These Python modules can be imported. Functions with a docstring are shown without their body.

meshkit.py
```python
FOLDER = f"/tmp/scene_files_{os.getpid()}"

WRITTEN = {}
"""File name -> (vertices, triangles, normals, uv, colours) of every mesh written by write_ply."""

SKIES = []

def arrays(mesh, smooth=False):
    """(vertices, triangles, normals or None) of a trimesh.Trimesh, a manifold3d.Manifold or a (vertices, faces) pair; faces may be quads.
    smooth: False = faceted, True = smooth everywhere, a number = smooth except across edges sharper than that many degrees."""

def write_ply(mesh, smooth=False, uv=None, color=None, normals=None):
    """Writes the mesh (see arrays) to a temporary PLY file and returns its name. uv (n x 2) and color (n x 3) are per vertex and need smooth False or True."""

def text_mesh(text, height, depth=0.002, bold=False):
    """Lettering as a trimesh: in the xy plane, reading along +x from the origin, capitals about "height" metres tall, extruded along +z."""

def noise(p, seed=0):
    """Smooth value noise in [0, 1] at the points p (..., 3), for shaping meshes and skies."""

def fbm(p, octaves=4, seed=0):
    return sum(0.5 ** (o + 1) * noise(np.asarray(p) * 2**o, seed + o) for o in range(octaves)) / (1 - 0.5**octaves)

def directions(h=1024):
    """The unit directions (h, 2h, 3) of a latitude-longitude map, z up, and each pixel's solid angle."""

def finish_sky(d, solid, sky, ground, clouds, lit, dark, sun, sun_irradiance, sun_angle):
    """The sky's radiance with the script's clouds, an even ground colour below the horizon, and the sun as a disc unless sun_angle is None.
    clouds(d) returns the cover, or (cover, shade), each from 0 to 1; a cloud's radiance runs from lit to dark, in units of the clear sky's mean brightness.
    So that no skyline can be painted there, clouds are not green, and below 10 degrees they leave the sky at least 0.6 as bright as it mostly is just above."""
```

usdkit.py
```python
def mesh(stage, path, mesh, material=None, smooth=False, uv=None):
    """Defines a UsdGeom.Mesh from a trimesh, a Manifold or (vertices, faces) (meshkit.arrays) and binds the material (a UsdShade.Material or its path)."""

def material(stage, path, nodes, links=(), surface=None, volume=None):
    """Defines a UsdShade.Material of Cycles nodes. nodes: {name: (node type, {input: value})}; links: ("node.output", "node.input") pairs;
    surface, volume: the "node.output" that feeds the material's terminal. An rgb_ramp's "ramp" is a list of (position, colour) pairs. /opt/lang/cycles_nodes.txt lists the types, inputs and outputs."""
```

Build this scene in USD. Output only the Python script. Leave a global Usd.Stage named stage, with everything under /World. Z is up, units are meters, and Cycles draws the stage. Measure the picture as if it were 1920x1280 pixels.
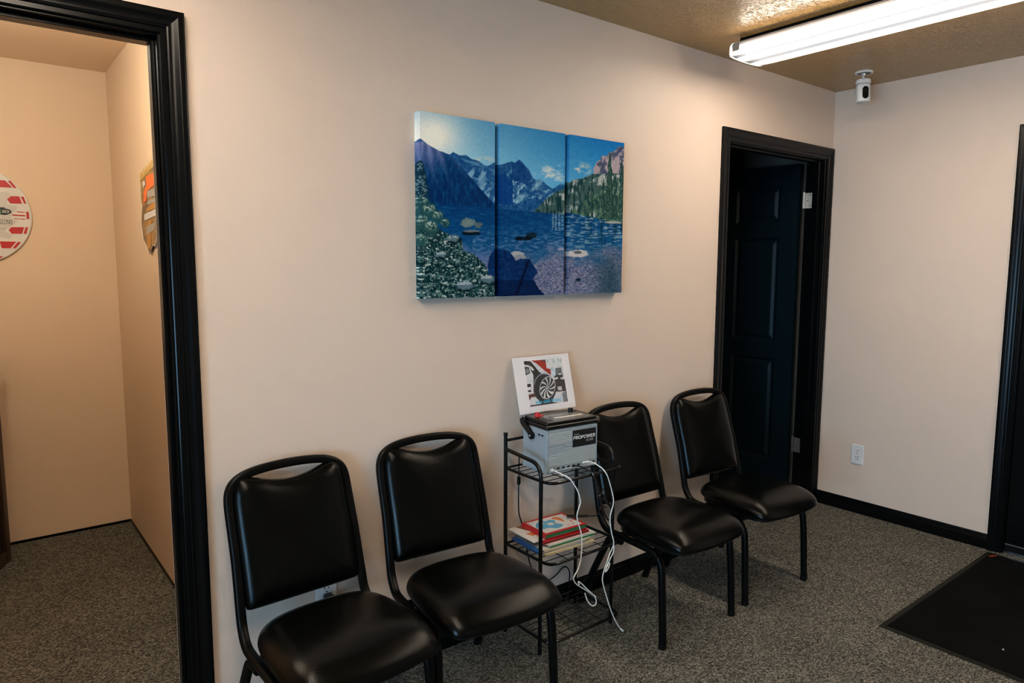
import math
import numpy as np
import trimesh
from scipy.spatial import ConvexHull
from shapely.geometry import Polygon, Point
from pxr import Usd, UsdGeom, UsdLux, UsdShade, Gf, Sdf, Vt
import usdkit
import meshkit as mk

stage = Usd.Stage.CreateInMemory()
UsdGeom.SetStageUpAxis(stage, UsdGeom.Tokens.z)
UsdGeom.SetStageMetersPerUnit(stage, 1.0)
W = UsdGeom.Xform.Define(stage, '/World')
UsdGeom.Scope.Define(stage, '/World/Looks')

# ------------------------------------------------------------------ camera
EXPOSURE = 0.0
FPX = 1305.1
CAM = (-4.046, -2.120, 1.439)
YAW, PITCH, ROLL = 0.905, -0.109, 0.003
cam = UsdGeom.Camera.Define(stage, '/World/camera')
cam.CreateHorizontalApertureAttr(36.0)
cam.CreateVerticalApertureAttr(24.0)
cam.CreateFocalLengthAttr(FPX / 1920 * 36.0)
cam.CreateExposureAttr(EXPOSURE)
f_ = np.array([math.cos(YAW) * math.cos(PITCH), math.sin(YAW) * math.cos(PITCH), math.sin(PITCH)])
r_ = np.cross(f_, [0, 0, 1]); r_ /= np.linalg.norm(r_)
u_ = np.cross(r_, f_)
cr, sr = math.cos(ROLL), math.sin(ROLL)
r_, u_ = cr * r_ + sr * u_, -sr * r_ + cr * u_
m = np.eye(4); m[0, :3] = r_; m[1, :3] = u_; m[2, :3] = -f_; m[3, :3] = CAM
cam.AddTransformOp().Set(Gf.Matrix4d(*m.ravel().tolist()))

# ------------------------------------------------------------------ lights
def srgb(r, g, b):
    c = np.array([r, g, b], float) / 255
    return tuple(np.where(c <= .04045, c / 12.92, ((c + .055) / 1.055) ** 2.4))

def rect_light(name, loc, look_at, w, h, intensity, color):
    L = UsdLux.RectLight.Define(stage, '/World/' + name)
    L.CreateWidthAttr(w); L.CreateHeightAttr(h)
    L.CreateIntensityAttr(intensity); L.CreateColorAttr(Gf.Vec3f(*color))
    z = np.array(loc, float) - np.array(look_at, float); z /= np.linalg.norm(z)
    upv = np.array([0, 0, 1.0]) if abs(z[2]) < .9 else np.array([0, 1.0, 0])
    x = np.cross(upv, z); x /= np.linalg.norm(x); y = np.cross(z, x)
    mm = np.eye(4); mm[0, :3] = x; mm[1, :3] = y; mm[2, :3] = z; mm[3, :3] = loc
    L.AddTransformOp().Set(Gf.Matrix4d(*mm.ravel().tolist()))
    return L

# overcast sky outside (seen only through the shop window on the left)
sky = UsdLux.DomeLight.Define(stage, '/World/sky')
sky.CreateIntensityAttr(1.0); sky.CreateColorAttr(Gf.Vec3f(.32, .62, 1.0))
# daylight entering through the shop window in the left wall
DAY = 19.0
rect_light('window_daylight', (-6.47, -2.5, .875), (0, -2.5, .875), 1.6, 1.4, DAY, (.38, .71, 1.0))
# (the second ceiling fixture, left of the view, is built with the visible one below; TUBE2 is its strength)
TUBE2 = 41.5
# warm bulb in the small office on the left
B = UsdLux.SphereLight.Define(stage, '/World/office_bulb')
B.CreateRadiusAttr(.06); B.CreateIntensityAttr(218.0); B.CreateColorAttr(Gf.Vec3f(1.0, .97, .83))
B.AddTranslateOp().Set(Gf.Vec3d(-4.15, .80, 2.22))
TUBE1 = 35.0
TUBE_COLOR = (1., .84, .66)

# ------------------------------------------------------------------ scene helpers
used = {}
def numbered(path):
    n = used.get(path, -1) + 1
    used[path] = n
    return path if n == 0 else f'{path}_{n:03d}'

def custom(p, label=None, category=None, group=None, kind=None):
    for k, v in (('label', label), ('category', category), ('group', group), ('kind', kind)):
        if v:
            p.SetCustomDataByKey(k, v)

class Thing:
    def __init__(self, name, label, category, loc=(0, 0, 0), rot=0.0, group=None, kind=None):
        self.path = numbered('/World/' + name)
        x = UsdGeom.Xform.Define(stage, self.path)
        x.AddTranslateOp().Set(Gf.Vec3d(*map(float, loc)))
        x.AddRotateZOp().Set(math.degrees(rot))
        self.prim = x.GetPrim()
        custom(self.prim, label, category, group, kind)
        M = np.eye(4); c, s = math.cos(rot), math.sin(rot)
        M[:2, :2] = [[c, -s], [s, c]]; M[:3, 3] = loc
        self.inv = np.linalg.inv(M)
    def part(self, name, mesh, mat, smooth=35, parent=None, local=False, label=None, kind=None, colors=None):
        path = numbered(f'{parent or self.path}/{name}')
        mesh = as_mesh(mesh)
        if not local:
            mesh.apply_transform(self.inv)
        g = usdkit.mesh(stage, path, mesh, MAT[mat], smooth=(False if colors is not None else smooth))
        if colors is not None:
            UsdGeom.PrimvarsAPI(g).CreatePrimvar('tint', Sdf.ValueTypeNames.Color3fArray, 'vertex').Set(Vt.Vec3fArray.FromNumpy(np.asarray(colors, np.float32)))
        custom(g.GetPrim(), label, None, None, kind)
        return path

def as_mesh(x):
    if isinstance(x, (list,)):
        return trimesh.util.concatenate([as_mesh(i) for i in x])
    if isinstance(x, tuple):
        v, f = np.asarray(x[0], float), np.asarray(x[1], int)
        if f.shape[1] == 4:
            f = np.vstack([f[:, [0, 1, 2]], f[:, [0, 2, 3]]])
        return trimesh.Trimesh(v, f, process=False)
    return x.copy()

def solo(name, mesh, mat, label, category, smooth=35, group=None, kind=None):
    path = numbered('/World/' + name)
    g = usdkit.mesh(stage, path, as_mesh(mesh), MAT[mat], smooth=smooth)
    custom(g.GetPrim(), label, category, group, kind)
    return path

def copy_of(t, name, label, category, loc, rot, group):
    path = numbered('/World/' + name)
    x = UsdGeom.Xform.Define(stage, path)
    p = x.GetPrim()
    p.GetReferences().AddInternalReference(t.path)
    x.ClearXformOpOrder()
    x.AddTranslateOp().Set(Gf.Vec3d(*map(float, loc)))
    x.AddRotateZOp().Set(math.degrees(rot))
    custom(p, label, category, group)
    p.SetInstanceable(True)

# ------------------------------------------------------------------ mesh helpers
def bx(x0, x1, y0, y1, z0, z1, b=.0):
    c = np.array([(x0 + x1) / 2, (y0 + y1) / 2, (z0 + z1) / 2]); h = np.abs(np.array([x1 - x0, y1 - y0, z1 - z0])) / 2
    if b <= 0:
        t = trimesh.creation.box(2 * h); t.apply_translation(c); return t
    pts = []
    for s in np.ndindex(2, 2, 2):
        s = np.array(s) * 2 - 1
        for k in range(3):
            o = h - b; o = o.copy(); o[k] = h[k]
            pts.append(c + s * o)
    t = trimesh.convex.convex_hull(np.array(pts)); return t

def rhull(w, d, h, r, n=2):
    """rounded box centred on the origin"""
    sph = trimesh.creation.icosphere(n, r).vertices
    pts = np.vstack([sph + np.array([sx * (w / 2 - r), sy * (d / 2 - r), sz * (h / 2 - r)]) for sx in (-1, 1) for sy in (-1, 1) for sz in (-1, 1)])
    return trimesh.convex.convex_hull(pts)

def circ(r, n=12, ry=None):
    a = np.arange(n) * 2 * np.pi / n
    return np.stack([r * np.cos(a), (ry or r) * np.sin(a)], 1)

def rrect(w, h, r, n=3):
    out = []
    for k, (sx, sy) in enumerate([(1, 1), (-1, 1), (-1, -1), (1, -1)]):
        for a in np.linspace(0, np.pi / 2, n + 1):
            a2 = a + k * np.pi / 2
            out.append((sx * (w / 2 - r) + r * math.cos(a2), sy * (h / 2 - r) + r * math.sin(a2)))
    return np.array(out)

def sweep(path, sect, up=(0, 0, 1), closed=False, fixed=False):
    p = np.asarray(path, float); n = len(p); sect = np.asarray(sect, float); k = len(sect)
    if closed:
        t = np.roll(p, -1, 0) - np.roll(p, 1, 0)
    else:
        t = np.gradient(p, axis=0)
    t /= np.linalg.norm(t, axis=1, keepdims=True) + 1e-12
    u = np.array(up, float); a = np.cross(u, t[0])
    if np.linalg.norm(a) < 1e-3:
        a = np.cross([1, 0.3, 0], t[0])
    a /= np.linalg.norm(a); A = []
    for i in range(n):
        if fixed:
            a = np.cross(u, t[i])
        else:
            a = a - t[i] * (a @ t[i])
        a = a / (np.linalg.norm(a) + 1e-12); A.append(a)
    A = np.array(A); Bn = np.cross(t, A)
    v = p[:, None] + sect[None, :, 0, None] * A[:, None] + sect[None, :, 1, None] * Bn[:, None]
    faces = []
    rows = n if closed else n - 1
    i, j = np.meshgrid(np.arange(rows), np.arange(k), indexing='ij')
    i2 = (i + 1) % n; j2 = (j + 1) % k
    q = np.stack([i * k + j, i * k + j2, i2 * k + j2, i2 * k + j], -1).reshape(-1, 4)
    f = np.vstack([q[:, [0, 1, 2]], q[:, [0, 2, 3]]])
    v = v.reshape(-1, 3)
    if not closed:
        v = np.vstack([v, p[0], p[-1]]); c0, c1 = len(v) - 2, len(v) - 1
        jj = np.arange(k)
        f = np.vstack([f, np.stack([np.full(k, c0), (jj + 1) % k, jj], 1), np.stack([np.full(k, c1), (n - 1) * k + jj, (n - 1) * k + (jj + 1) % k], 1)])
    return trimesh.Trimesh(v, f, process=False)

def cat(pts, n=8, closed=False):
    p = np.asarray(pts, float)
    if closed:
        P = np.vstack([p[-1], p, p[:2]])
    else:
        P = np.vstack([2 * p[0] - p[1], p, 2 * p[-1] - p[-2]])
    out = []
    for i in range(1, len(P) - 2):
        t = np.linspace(0, 1, n, endpoint=False)[:, None]
        a, b, c, d = P[i - 1], P[i], P[i + 1], P[i + 2]
        out.append(.5 * ((2 * b) + (c - a) * t + (2 * a - 5 * b + 4 * c - d) * t ** 2 + (3 * b - 3 * c + d - a) * t ** 3))
    out = np.vstack(out)
    return out if closed else np.vstack([out, p[-1]])

def fillet(pts, r, n=6, closed=False):
    p = [np.asarray(q, float) for q in pts]; out = []
    N = len(p)
    for i in range(N):
        if not closed and i in (0, N - 1):
            out.append(p[i]); continue
        a, b, c = p[i - 1], p[i], p[(i + 1) % N]
        rr = r[i] if isinstance(r, (list, tuple)) else r
        d1, d2 = a - b, c - b
        l1, l2 = np.linalg.norm(d1), np.linalg.norm(d2); rr = min(rr, l1 * .49, l2 * .49)
        s, e = b + d1 / l1 * rr, b + d2 / l2 * rr
        for t in np.linspace(0, 1, n):
            out.append((1 - t) ** 2 * s + 2 * t * (1 - t) * b + t * t * e)
    return np.array(out)

def rod(a, b, r, n=8):
    return sweep([a, b], circ(r, n))

def lathe(profile, n=24, loc=(0, 0, 0)):
    t = trimesh.creation.revolve(np.array(profile, float), sections=n)
    t.apply_translation(loc); return t

def ext(poly, h, O=(0, 0, 0), X=(1, 0, 0), Y=(0, 1, 0), Z=(0, 0, 1)):
    """extrude polygon(s): plane coords along X, Y; thickness along Z"""
    if not isinstance(poly, Polygon):
        poly = Polygon(poly)
    t = trimesh.creation.extrude_polygon(poly.buffer(0), h, engine='earcut')
    M = np.eye(4); M[:3, 0] = X; M[:3, 1] = Y; M[:3, 2] = Z; M[:3, 3] = O
    t.apply_transform(M)
    if t.volume < 0:
        t.invert()
    return t

def text(s, h, O, X, Y, Z, depth=.0006, bold=False, width=None, shear=0.0):
    t = mk.text_mesh(s, h, depth, bold)
    if width:
        b = t.bounds; t.apply_translation([-b[0, 0], 0, 0]); t.apply_scale([width / (b[1, 0] - b[0, 0]), 1, 1])
    if shear:
        S = np.eye(4); S[0, 1] = shear; t.apply_transform(S)
    M = np.eye(4); M[:3, 0] = X; M[:3, 1] = Y; M[:3, 2] = Z; M[:3, 3] = O
    t.apply_transform(M)
    return t

def pillow(outline, center, top, bottom, rings=14, n_out=96):
    """outline: star-shaped closed 2D curve; top(r, x, y), bottom(r, x, y) give heights. returns plane coords (x, y, h)"""
    o = np.asarray(outline, float); c = np.asarray(center, float)
    R = np.concatenate([np.linspace(0, .7, 5)[1:], 1 - .3 * (1 - np.linspace(0, 1, rings)[1:]) ** 1.8])
    k = len(o)
    verts = []; faces = []
    def side(fn, flip):
        base = len(verts)
        verts.append((c[0], c[1], float(fn(0.0, c[0], c[1]))))
        for r in R:
            q = c + (o - c) * r
            for x, y in q:
                verts.append((x, y, float(fn(r, x, y))))
        j = np.arange(k); j2 = (j + 1) % k
        fs = [np.stack([np.full(k, base), base + 1 + j, base + 1 + j2], 1)]
        for i in range(len(R) - 1):
            a, b = base + 1 + i * k, base + 1 + (i + 1) * k
            fs.append(np.stack([a + j, b + j, b + j2], 1)); fs.append(np.stack([a + j, b + j2, a + j2], 1))
        fs = np.vstack(fs)
        faces.append(fs[:, ::-1] if flip else fs)
    side(top, False); side(bottom, True)
    t = trimesh.Trimesh(np.array(verts), np.vstack(faces), process=False)
    t.merge_vertices()
    return t

# ------------------------------------------------------------------ materials
MAT = {}
def mat(name, nodes, links=(), surface='p.BSDF'):
    MAT[name] = usdkit.material(stage, f'/World/Looks/{name}', nodes, links, surface=surface)

def plain(name, color, rough=.5, spec=.5, metal=0., bump=None, coat=0.):
    nodes = {'p': ('principled_bsdf', {'base_color': color, 'roughness': rough, 'specular_ior_level': spec, 'metallic': metal, 'coat_weight': coat})}
    links = []
    if bump:
        scale, strength, dist = bump
        nodes.update({'g': ('geometry', {}), 'n': ('noise_texture', {'scale': scale, 'detail': 3.0}), 'b': ('bump', {'strength': strength, 'distance': dist})})
        links = [('g.position', 'n.vector'), ('n.fac', 'b.height'), ('b.normal', 'p.normal')]
    mat(name, nodes, links)

WALL = (.70, .572, .478)
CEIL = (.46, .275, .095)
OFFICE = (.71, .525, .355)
def wall_paint(name, color, rough, spec=.5):
    mat(name, {'g': ('geometry', {}), 'n': ('noise_texture', {'scale': 160.0, 'detail': 3.0}), 'n2': ('noise_texture', {'scale': 9.0, 'detail': 2.0}),
               'h': ('mix_float', {'fac': .25, 'a': 0., 'b': 0.}), 'b': ('bump', {'strength': .25, 'distance': .002}),
               'p': ('principled_bsdf', {'base_color': color, 'roughness': rough, 'specular_ior_level': spec})},
        [('g.position', 'n.vector'), ('g.position', 'n2.vector'), ('n.fac', 'h.a'), ('n2.fac', 'h.b'), ('h.result', 'b.height'), ('b.normal', 'p.normal')])
wall_paint('wall_paint', WALL, .50)
wall_paint('hall_shade_paint', (.10, .08, .062), .6)  # darkness of the unlit room is put into this wall and ceiling colour
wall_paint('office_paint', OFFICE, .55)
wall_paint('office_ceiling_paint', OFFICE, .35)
# skip-trowel ceiling in the same semi-gloss paint
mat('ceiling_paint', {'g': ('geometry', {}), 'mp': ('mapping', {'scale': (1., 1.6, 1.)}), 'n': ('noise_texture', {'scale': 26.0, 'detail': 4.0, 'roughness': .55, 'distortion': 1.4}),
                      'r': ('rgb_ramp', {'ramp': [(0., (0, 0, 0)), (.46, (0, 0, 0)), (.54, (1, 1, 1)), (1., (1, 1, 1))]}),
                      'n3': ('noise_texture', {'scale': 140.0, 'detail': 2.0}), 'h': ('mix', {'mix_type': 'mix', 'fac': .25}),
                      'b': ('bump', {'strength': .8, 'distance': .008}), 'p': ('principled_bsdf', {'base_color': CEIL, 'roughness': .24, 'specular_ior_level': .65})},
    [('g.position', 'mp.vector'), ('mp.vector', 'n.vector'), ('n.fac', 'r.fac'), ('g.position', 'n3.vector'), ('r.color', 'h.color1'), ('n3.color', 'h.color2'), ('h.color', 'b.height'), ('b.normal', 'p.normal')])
# looped carpet
mat('carpet', {'g': ('geometry', {}), 'mp': ('mapping', {'rotation': (0, 0, .35), 'scale': (1., 1.5, 1.)}), 'v': ('voronoi_texture', {'scale': 150.0, 'randomness': .75}),
               'hs': ('separate_color', {}), 'r': ('rgb_ramp', {'ramp': [(0., (.036, .0345, .030)), (.35, (.100, .097, .083)), (.7, (.185, .180, .155)), (1., (.31, .30, .26))]}),
               'n': ('noise_texture', {'scale': 3.0, 'detail': 3.0}), 'ng': ('rgb_ramp', {'ramp': [(.25, (.55, .55, .55)), (.75, (1., 1., 1.))]}), 'mx': ('mix', {'mix_type': 'multiply', 'fac': .45}),
               'inv': ('invert', {}), 'b': ('bump', {'strength': .9, 'distance': .006}), 'p': ('principled_bsdf', {'roughness': .95, 'specular_ior_level': .1})},
    [('g.position', 'mp.vector'), ('mp.vector', 'v.vector'), ('v.color', 'hs.color'), ('hs.r', 'r.fac'), ('g.position', 'n.vector'), ('r.color', 'mx.color1'), ('n.fac', 'ng.fac'), ('ng.color', 'mx.color2'),
     ('mx.color', 'p.base_color'), ('v.distance', 'inv.color'), ('inv.color', 'b.height'), ('b.normal', 'p.normal')])
plain('black_trim', (.0016, .0020, .0024), .25, .20, bump=(220., .02, .001))
plain('door_black', (.0020, .0072, .0105), .42, .14, bump=(90., .12, .002))
plain('black_metal', (.0014, .0016, .0016), .36, .16)
plain('rack_black', (.002, .002, .0022), .22, .35)
plain('black_plastic', (.0022, .0022, .0022), .35, .30)
mat('vinyl', {'tc': ('geometry', {}), 'v': ('voronoi_texture', {'scale': 420.0}), 'b': ('bump', {'strength': .12, 'distance': .002}),
              'p': ('principled_bsdf', {'base_color': (.0011, .0013, .0011), 'roughness': .23, 'specular_ior_level': .19})},
    [('tc.position', 'v.vector'), ('v.distance', 'b.height'), ('b.normal', 'p.normal')])
plain('mat_rubber', (.0075, .0080, .0068), .6, .15)
mat('mat_pile', {'g': ('geometry', {}), 'v': ('voronoi_texture', {'scale': 260.0}), 'n': ('noise_texture', {'scale': 5.0, 'detail': 4.0}),
                 'r': ('rgb_ramp', {'ramp': [(0., (.0010, .0011, .0010)), (.5, (.0024, .0026, .0023)), (1., (.006, .006, .0055))]}), 'b': ('bump', {'strength': .8, 'distance': .004}),
                 'p': ('principled_bsdf', {'roughness': .95, 'specular_ior_level': .1})},
    [('g.position', 'v.vector'), ('g.position', 'n.vector'), ('n.fac', 'r.fac'), ('r.color', 'p.base_color'), ('v.distance', 'b.height'), ('b.normal', 'p.normal')])
plain('white_plastic', (.70, .71, .72), .35, .5)
plain('cable_white', (.78, .78, .75), .4, .5)
plain('hinge_metal', (.62, .60, .56), .4, .5, metal=.4)
plain('dull_metal', (.085, .09, .092), .45, .4)
plain('brushed_metal', (.30, .31, .32), .35, .5, metal=.8)
plain('screw_metal', (.6, .6, .6), .3, .5, metal=.9)
plain('cord_black', (.008, .008, .0085), .25, .5)
plain('lens_black', (.002, .002, .002), .12, .25)
plain('battery_grey', (.31, .36, .385), .42, .45)
plain('battery_rib', (.42, .455, .45), .40, .5)
plain('label_black', (.008, .008, .009), .25, .5)
plain('label_grey', (.10, .10, .095), .22, .6)
plain('label_white', (.70, .69, .67), .4, .5)
plain('letter_white', (.72, .74, .74), .4, .5)
plain('letter_grey', (.30, .32, .32), .4, .5)
plain('red_cap', (.62, .012, .012), .4, .5)
plain('dark_slot', (.004, .004, .004), .6, .3)
plain('wood_dark', (.028, .014, .007), .35, .5, bump=(25., .15, .003))
plain('wood_black', (.008, .006, .005), .4, .5)
plain('pale_edge', (.62, .58, .54), .5, .4)
plain('red_scrap', (.30, .03, .012), .7, .3)
plain('straw_scrap', (.45, .26, .08), .8, .3)
plain('white_scrap', (.7, .7, .68), .8, .3)
mat('print', {'a': ('attribute', {'attribute': 'tint'}), 'p': ('principled_bsdf', {'roughness': .75, 'specular_ior_level': .06})}, [('a.color', 'p.base_color')])
mat('print_gloss', {'a': ('attribute', {'attribute': 'tint'}), 'p': ('principled_bsdf', {'roughness': .35, 'specular_ior_level': .5})}, [('a.color', 'p.base_color')])
for nm, c in dict(sign_white=(.66, .63, .57), sign_red=(.46, .012, .010), sign_relief=(.56, .53, .48), sign_black=(.01, .012, .01), sign_green=(.10, .25, .12),
                  sign_gold=(.50, .30, .06), sign_orange=(.80, .14, .015), sign_grey=(.34, .30, .25), sign_amber=(.48, .21, .025), sign_pale=(.62, .56, .50),
                  book_red=(.52, .015, .02), book_green=(.02, .19, .07), book_blue=(.02, .12, .42), book_white=(.70, .70, .68), book_cream=(.66, .58, .36), book_brown=(.24, .10, .04),
                  book_cyan=(.10, .42, .68), book_dark=(.03, .02, .02), book_orange=(.70, .20, .05), paper_white=(.74, .74, .74), cyan_ink=(.03, .42, .62), teal_ink=(.30, .42, .43), pale_ink=(.50, .55, .55)).items():
    plain(nm, c, .45, .45)
mat('sign_brown', {'g': ('geometry', {}), 'n': ('noise_texture', {'scale': 14.0, 'detail': 5.0, 'distortion': .8}), 'r': ('rgb_ramp', {'ramp': [(0., (.05, .025, .01)), (.42, (.13, .062, .018)), (.56, (.30, .16, .04)), (.68, (.50, .29, .07)), (1., (.58, .40, .16))]}), 'p': ('principled_bsdf', {'roughness': .4})},
    [('g.position', 'n.vector'), ('n.fac', 'r.fac'), ('r.color', 'p.base_color')])
# fluorescent wrap diffuser: two tubes glow through the bottom, the prismatic sides and the middle glow less
H = 2.44
FX, FY0, FY1, FW = -1.202, -.205, -2.60, .122
FX2 = -3.90
def diffuser(name, fx, strength):
    # bright over the two tubes, dimmer between them, on the sides, on the sloped shoulders and past the tube ends
    mat(name, {'g': ('geometry', {}), 's': ('separate_xyz', {}),
               'mr': ('map_range', {'from_min': fx - FW, 'from_max': fx + FW, 'to_min': 0., 'to_max': 1., 'clamp': True}),
               'r': ('rgb_ramp', {'ramp': [(0., (.66,) * 3), (.012, (.66,) * 3), (.03, (.10,) * 3), (.06, (.026,) * 3), (.13, (.026,) * 3), (.18, (1.35,) * 3), (.36, (1.35,) * 3), (.42, (.026,) * 3), (.5, (.021,) * 3), (.58, (.026,) * 3), (.64, (1.35,) * 3), (.82, (1.35,) * 3), (.87, (.026,) * 3), (.94, (.026,) * 3), (.97, (.10,) * 3), (.988, (.66,) * 3), (1., (.66,) * 3)]}),
               'rc': ('rgb_ramp', {'ramp': [(0., TUBE_COLOR), (.03, TUBE_COLOR), (.06, (.94, .93, .94)), (.13, (.94, .93, .94)), (.15, TUBE_COLOR), (.38, TUBE_COLOR), (.42, (.94, .93, .94)), (.58, (.94, .93, .94)), (.62, TUBE_COLOR), (.85, TUBE_COLOR), (.87, (.94, .93, .94)), (.94, (.94, .93, .94)), (.97, TUBE_COLOR), (1., TUBE_COLOR)]}),
               'zr': ('map_range', {'from_min': H - .056, 'from_max': H - .044, 'to_min': 1., 'to_max': .028, 'clamp': True}),
               'yr': ('map_range', {'from_min': FY0 - .012, 'from_max': FY0 - .075, 'to_min': .05, 'to_max': 1., 'clamp': True}),
               'w': ('wave_texture', {'wave_type': 'bands', 'bands_direction': 'z', 'scale': 60.0}),
               'wm': ('map_range', {'from_min': 0., 'from_max': 1., 'to_min': .70, 'to_max': 1.}),
               'm1': ('math', {'math_type': 'multiply'}), 'm2': ('math', {'math_type': 'multiply'}), 'ms': ('math', {'math_type': 'multiply'}), 'me': ('math', {'math_type': 'multiply', 'value2': strength}),
               'p': ('principled_bsdf', {'base_color': (.62, .62, .64), 'roughness': .3})},
        [('g.position', 's.vector'), ('s.x', 'mr.value'), ('mr.result', 'r.fac'), ('mr.result', 'rc.fac'), ('rc.color', 'p.emission_color'), ('s.z', 'zr.value'), ('s.y', 'yr.value'), ('g.position', 'w.vector'), ('w.fac', 'wm.value'), ('r.color', 'm1.value1'), ('zr.result', 'm1.value2'), ('m1.value', 'm2.value1'), ('yr.result', 'm2.value2'), ('m2.value', 'ms.value1'), ('wm.result', 'ms.value2'), ('ms.value', 'me.value1'), ('me.value', 'p.emission_strength')])
diffuser('diffuser', FX, TUBE1)
diffuser('diffuser_rear', FX2, TUBE2)
mat('end_cap', {'p': ('principled_bsdf', {'base_color': (.80, .80, .80), 'roughness': .4, 'emission_color': (1., .95, .88), 'emission_strength': .8})})
mat('pane', {'t': ('transparent_bsdf', {'color': (.96, .98, 1.)}), 'g': ('glossy_bsdf', {'roughness': .02, 'color': (1., 1., 1.)}), 'f': ('fresnel', {'IOR': 1.45}), 'm': ('mix_closure', {})},
    [('f.fac', 'm.fac'), ('t.BSDF', 'm.closure1'), ('g.BSDF', 'm.closure2')], surface='m.closure')
plain('alu_dark', (.05, .05, .05), .4, .5, metal=.6)
plain('pavement', (.25, .25, .24), .9, .2)

# ================================================================== STRUCTURE
H = 2.44
T = .115
XL, YF = -6.4, -5.2
D1 = (-4.527, -3.597, 2.048)   # left doorway, clear opening x0 x1 top
D2 = (-1.009, -.077, 2.048)    # doorway in the back wall near the corner
D3 = (-1.913, -.993, 2.048)    # door in the right wall, y0 y1 top
J = .018
solo('floor', bx(XL - .1, T, YF - .1, 2.31, -.08, 0), 'carpet', 'grey-brown looped carpet covering the floor of waiting room and office', 'floor', kind='structure', smooth=False)
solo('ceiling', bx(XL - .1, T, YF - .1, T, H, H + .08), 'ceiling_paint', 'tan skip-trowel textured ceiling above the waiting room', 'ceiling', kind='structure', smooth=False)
solo('ceiling_office', bx(-5.6, -3.389 + T, T, 2.31, H, H + .08), 'office_ceiling_paint', 'smooth orange-lit ceiling of the small office at left', 'ceiling', kind='structure', smooth=False)
solo('ceiling_hall', bx(-3.389 + T, T, T, 2.31, H, H + .08), 'hall_shade_paint', 'ceiling coloured dark for the unlit room behind the corner doorway', 'ceiling', kind='structure', smooth=False)
wb = []
for a, b, z0, z1 in ((XL - .1, D1[0] - J, 0, H), (D1[0] - J, D1[1] + J, D1[2] + J, H), (D1[1] + J, D2[0] - J, 0, H), (D2[0] - J, D2[1] + J, D2[2] + J, H), (D2[1] + J, T, 0, H)):
    wb.append(bx(a, b, 0, T, z0, z1))
solo('wall_back', wb, 'wall_paint', 'long beige wall behind the chairs with two doorways', 'wall', kind='structure', smooth=False)
wr = [bx(0, T, D3[1] + J, 0, 0, H), bx(0, T, D3[0] - J, D3[1] + J, D3[2] + J, H), bx(0, T, YF, D3[0] - J, 0, H)]
solo('wall_right', wr, 'wall_paint', 'beige side wall at right carrying the lone white outlet', 'wall', kind='structure', smooth=False)
WY = (-3.35, -1.65, .12, 1.60)
wl = [bx(XL - .1, XL, WY[1], 0, 0, H), bx(XL - .1, XL, YF, WY[0], 0, H), bx(XL - .1, XL, WY[0], WY[1], 0, WY[2]), bx(XL - .1, XL, WY[0], WY[1], WY[3], H)]
solo('wall_left', wl, 'wall_paint', 'beige wall with the shop window, behind and left of the view', 'wall', kind='structure', smooth=False)
solo('wall_front', bx(XL - .1, T, YF - .1, YF, 0, H), 'wall_paint', 'plain beige wall behind the viewpoint', 'wall', kind='structure', smooth=False)
solo('wall_office_back', bx(-5.6, -3.389 + T, 2.19, 2.31, 0, H), 'office_paint', 'orange-lit far wall of the office with the round sign', 'wall', kind='structure', smooth=False)
solo('wall_office_right', bx(-3.389, -3.389 + T, T, 2.19, 0, H), 'office_paint', 'side wall of the office holding the jagged brown sign', 'wall', kind='structure', smooth=False)
solo('wall_office_left', bx(-5.6, -5.5, T, 2.19, 0, H), 'office_paint', 'office wall hidden left of the doorway', 'wall', kind='structure', smooth=False)
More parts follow.
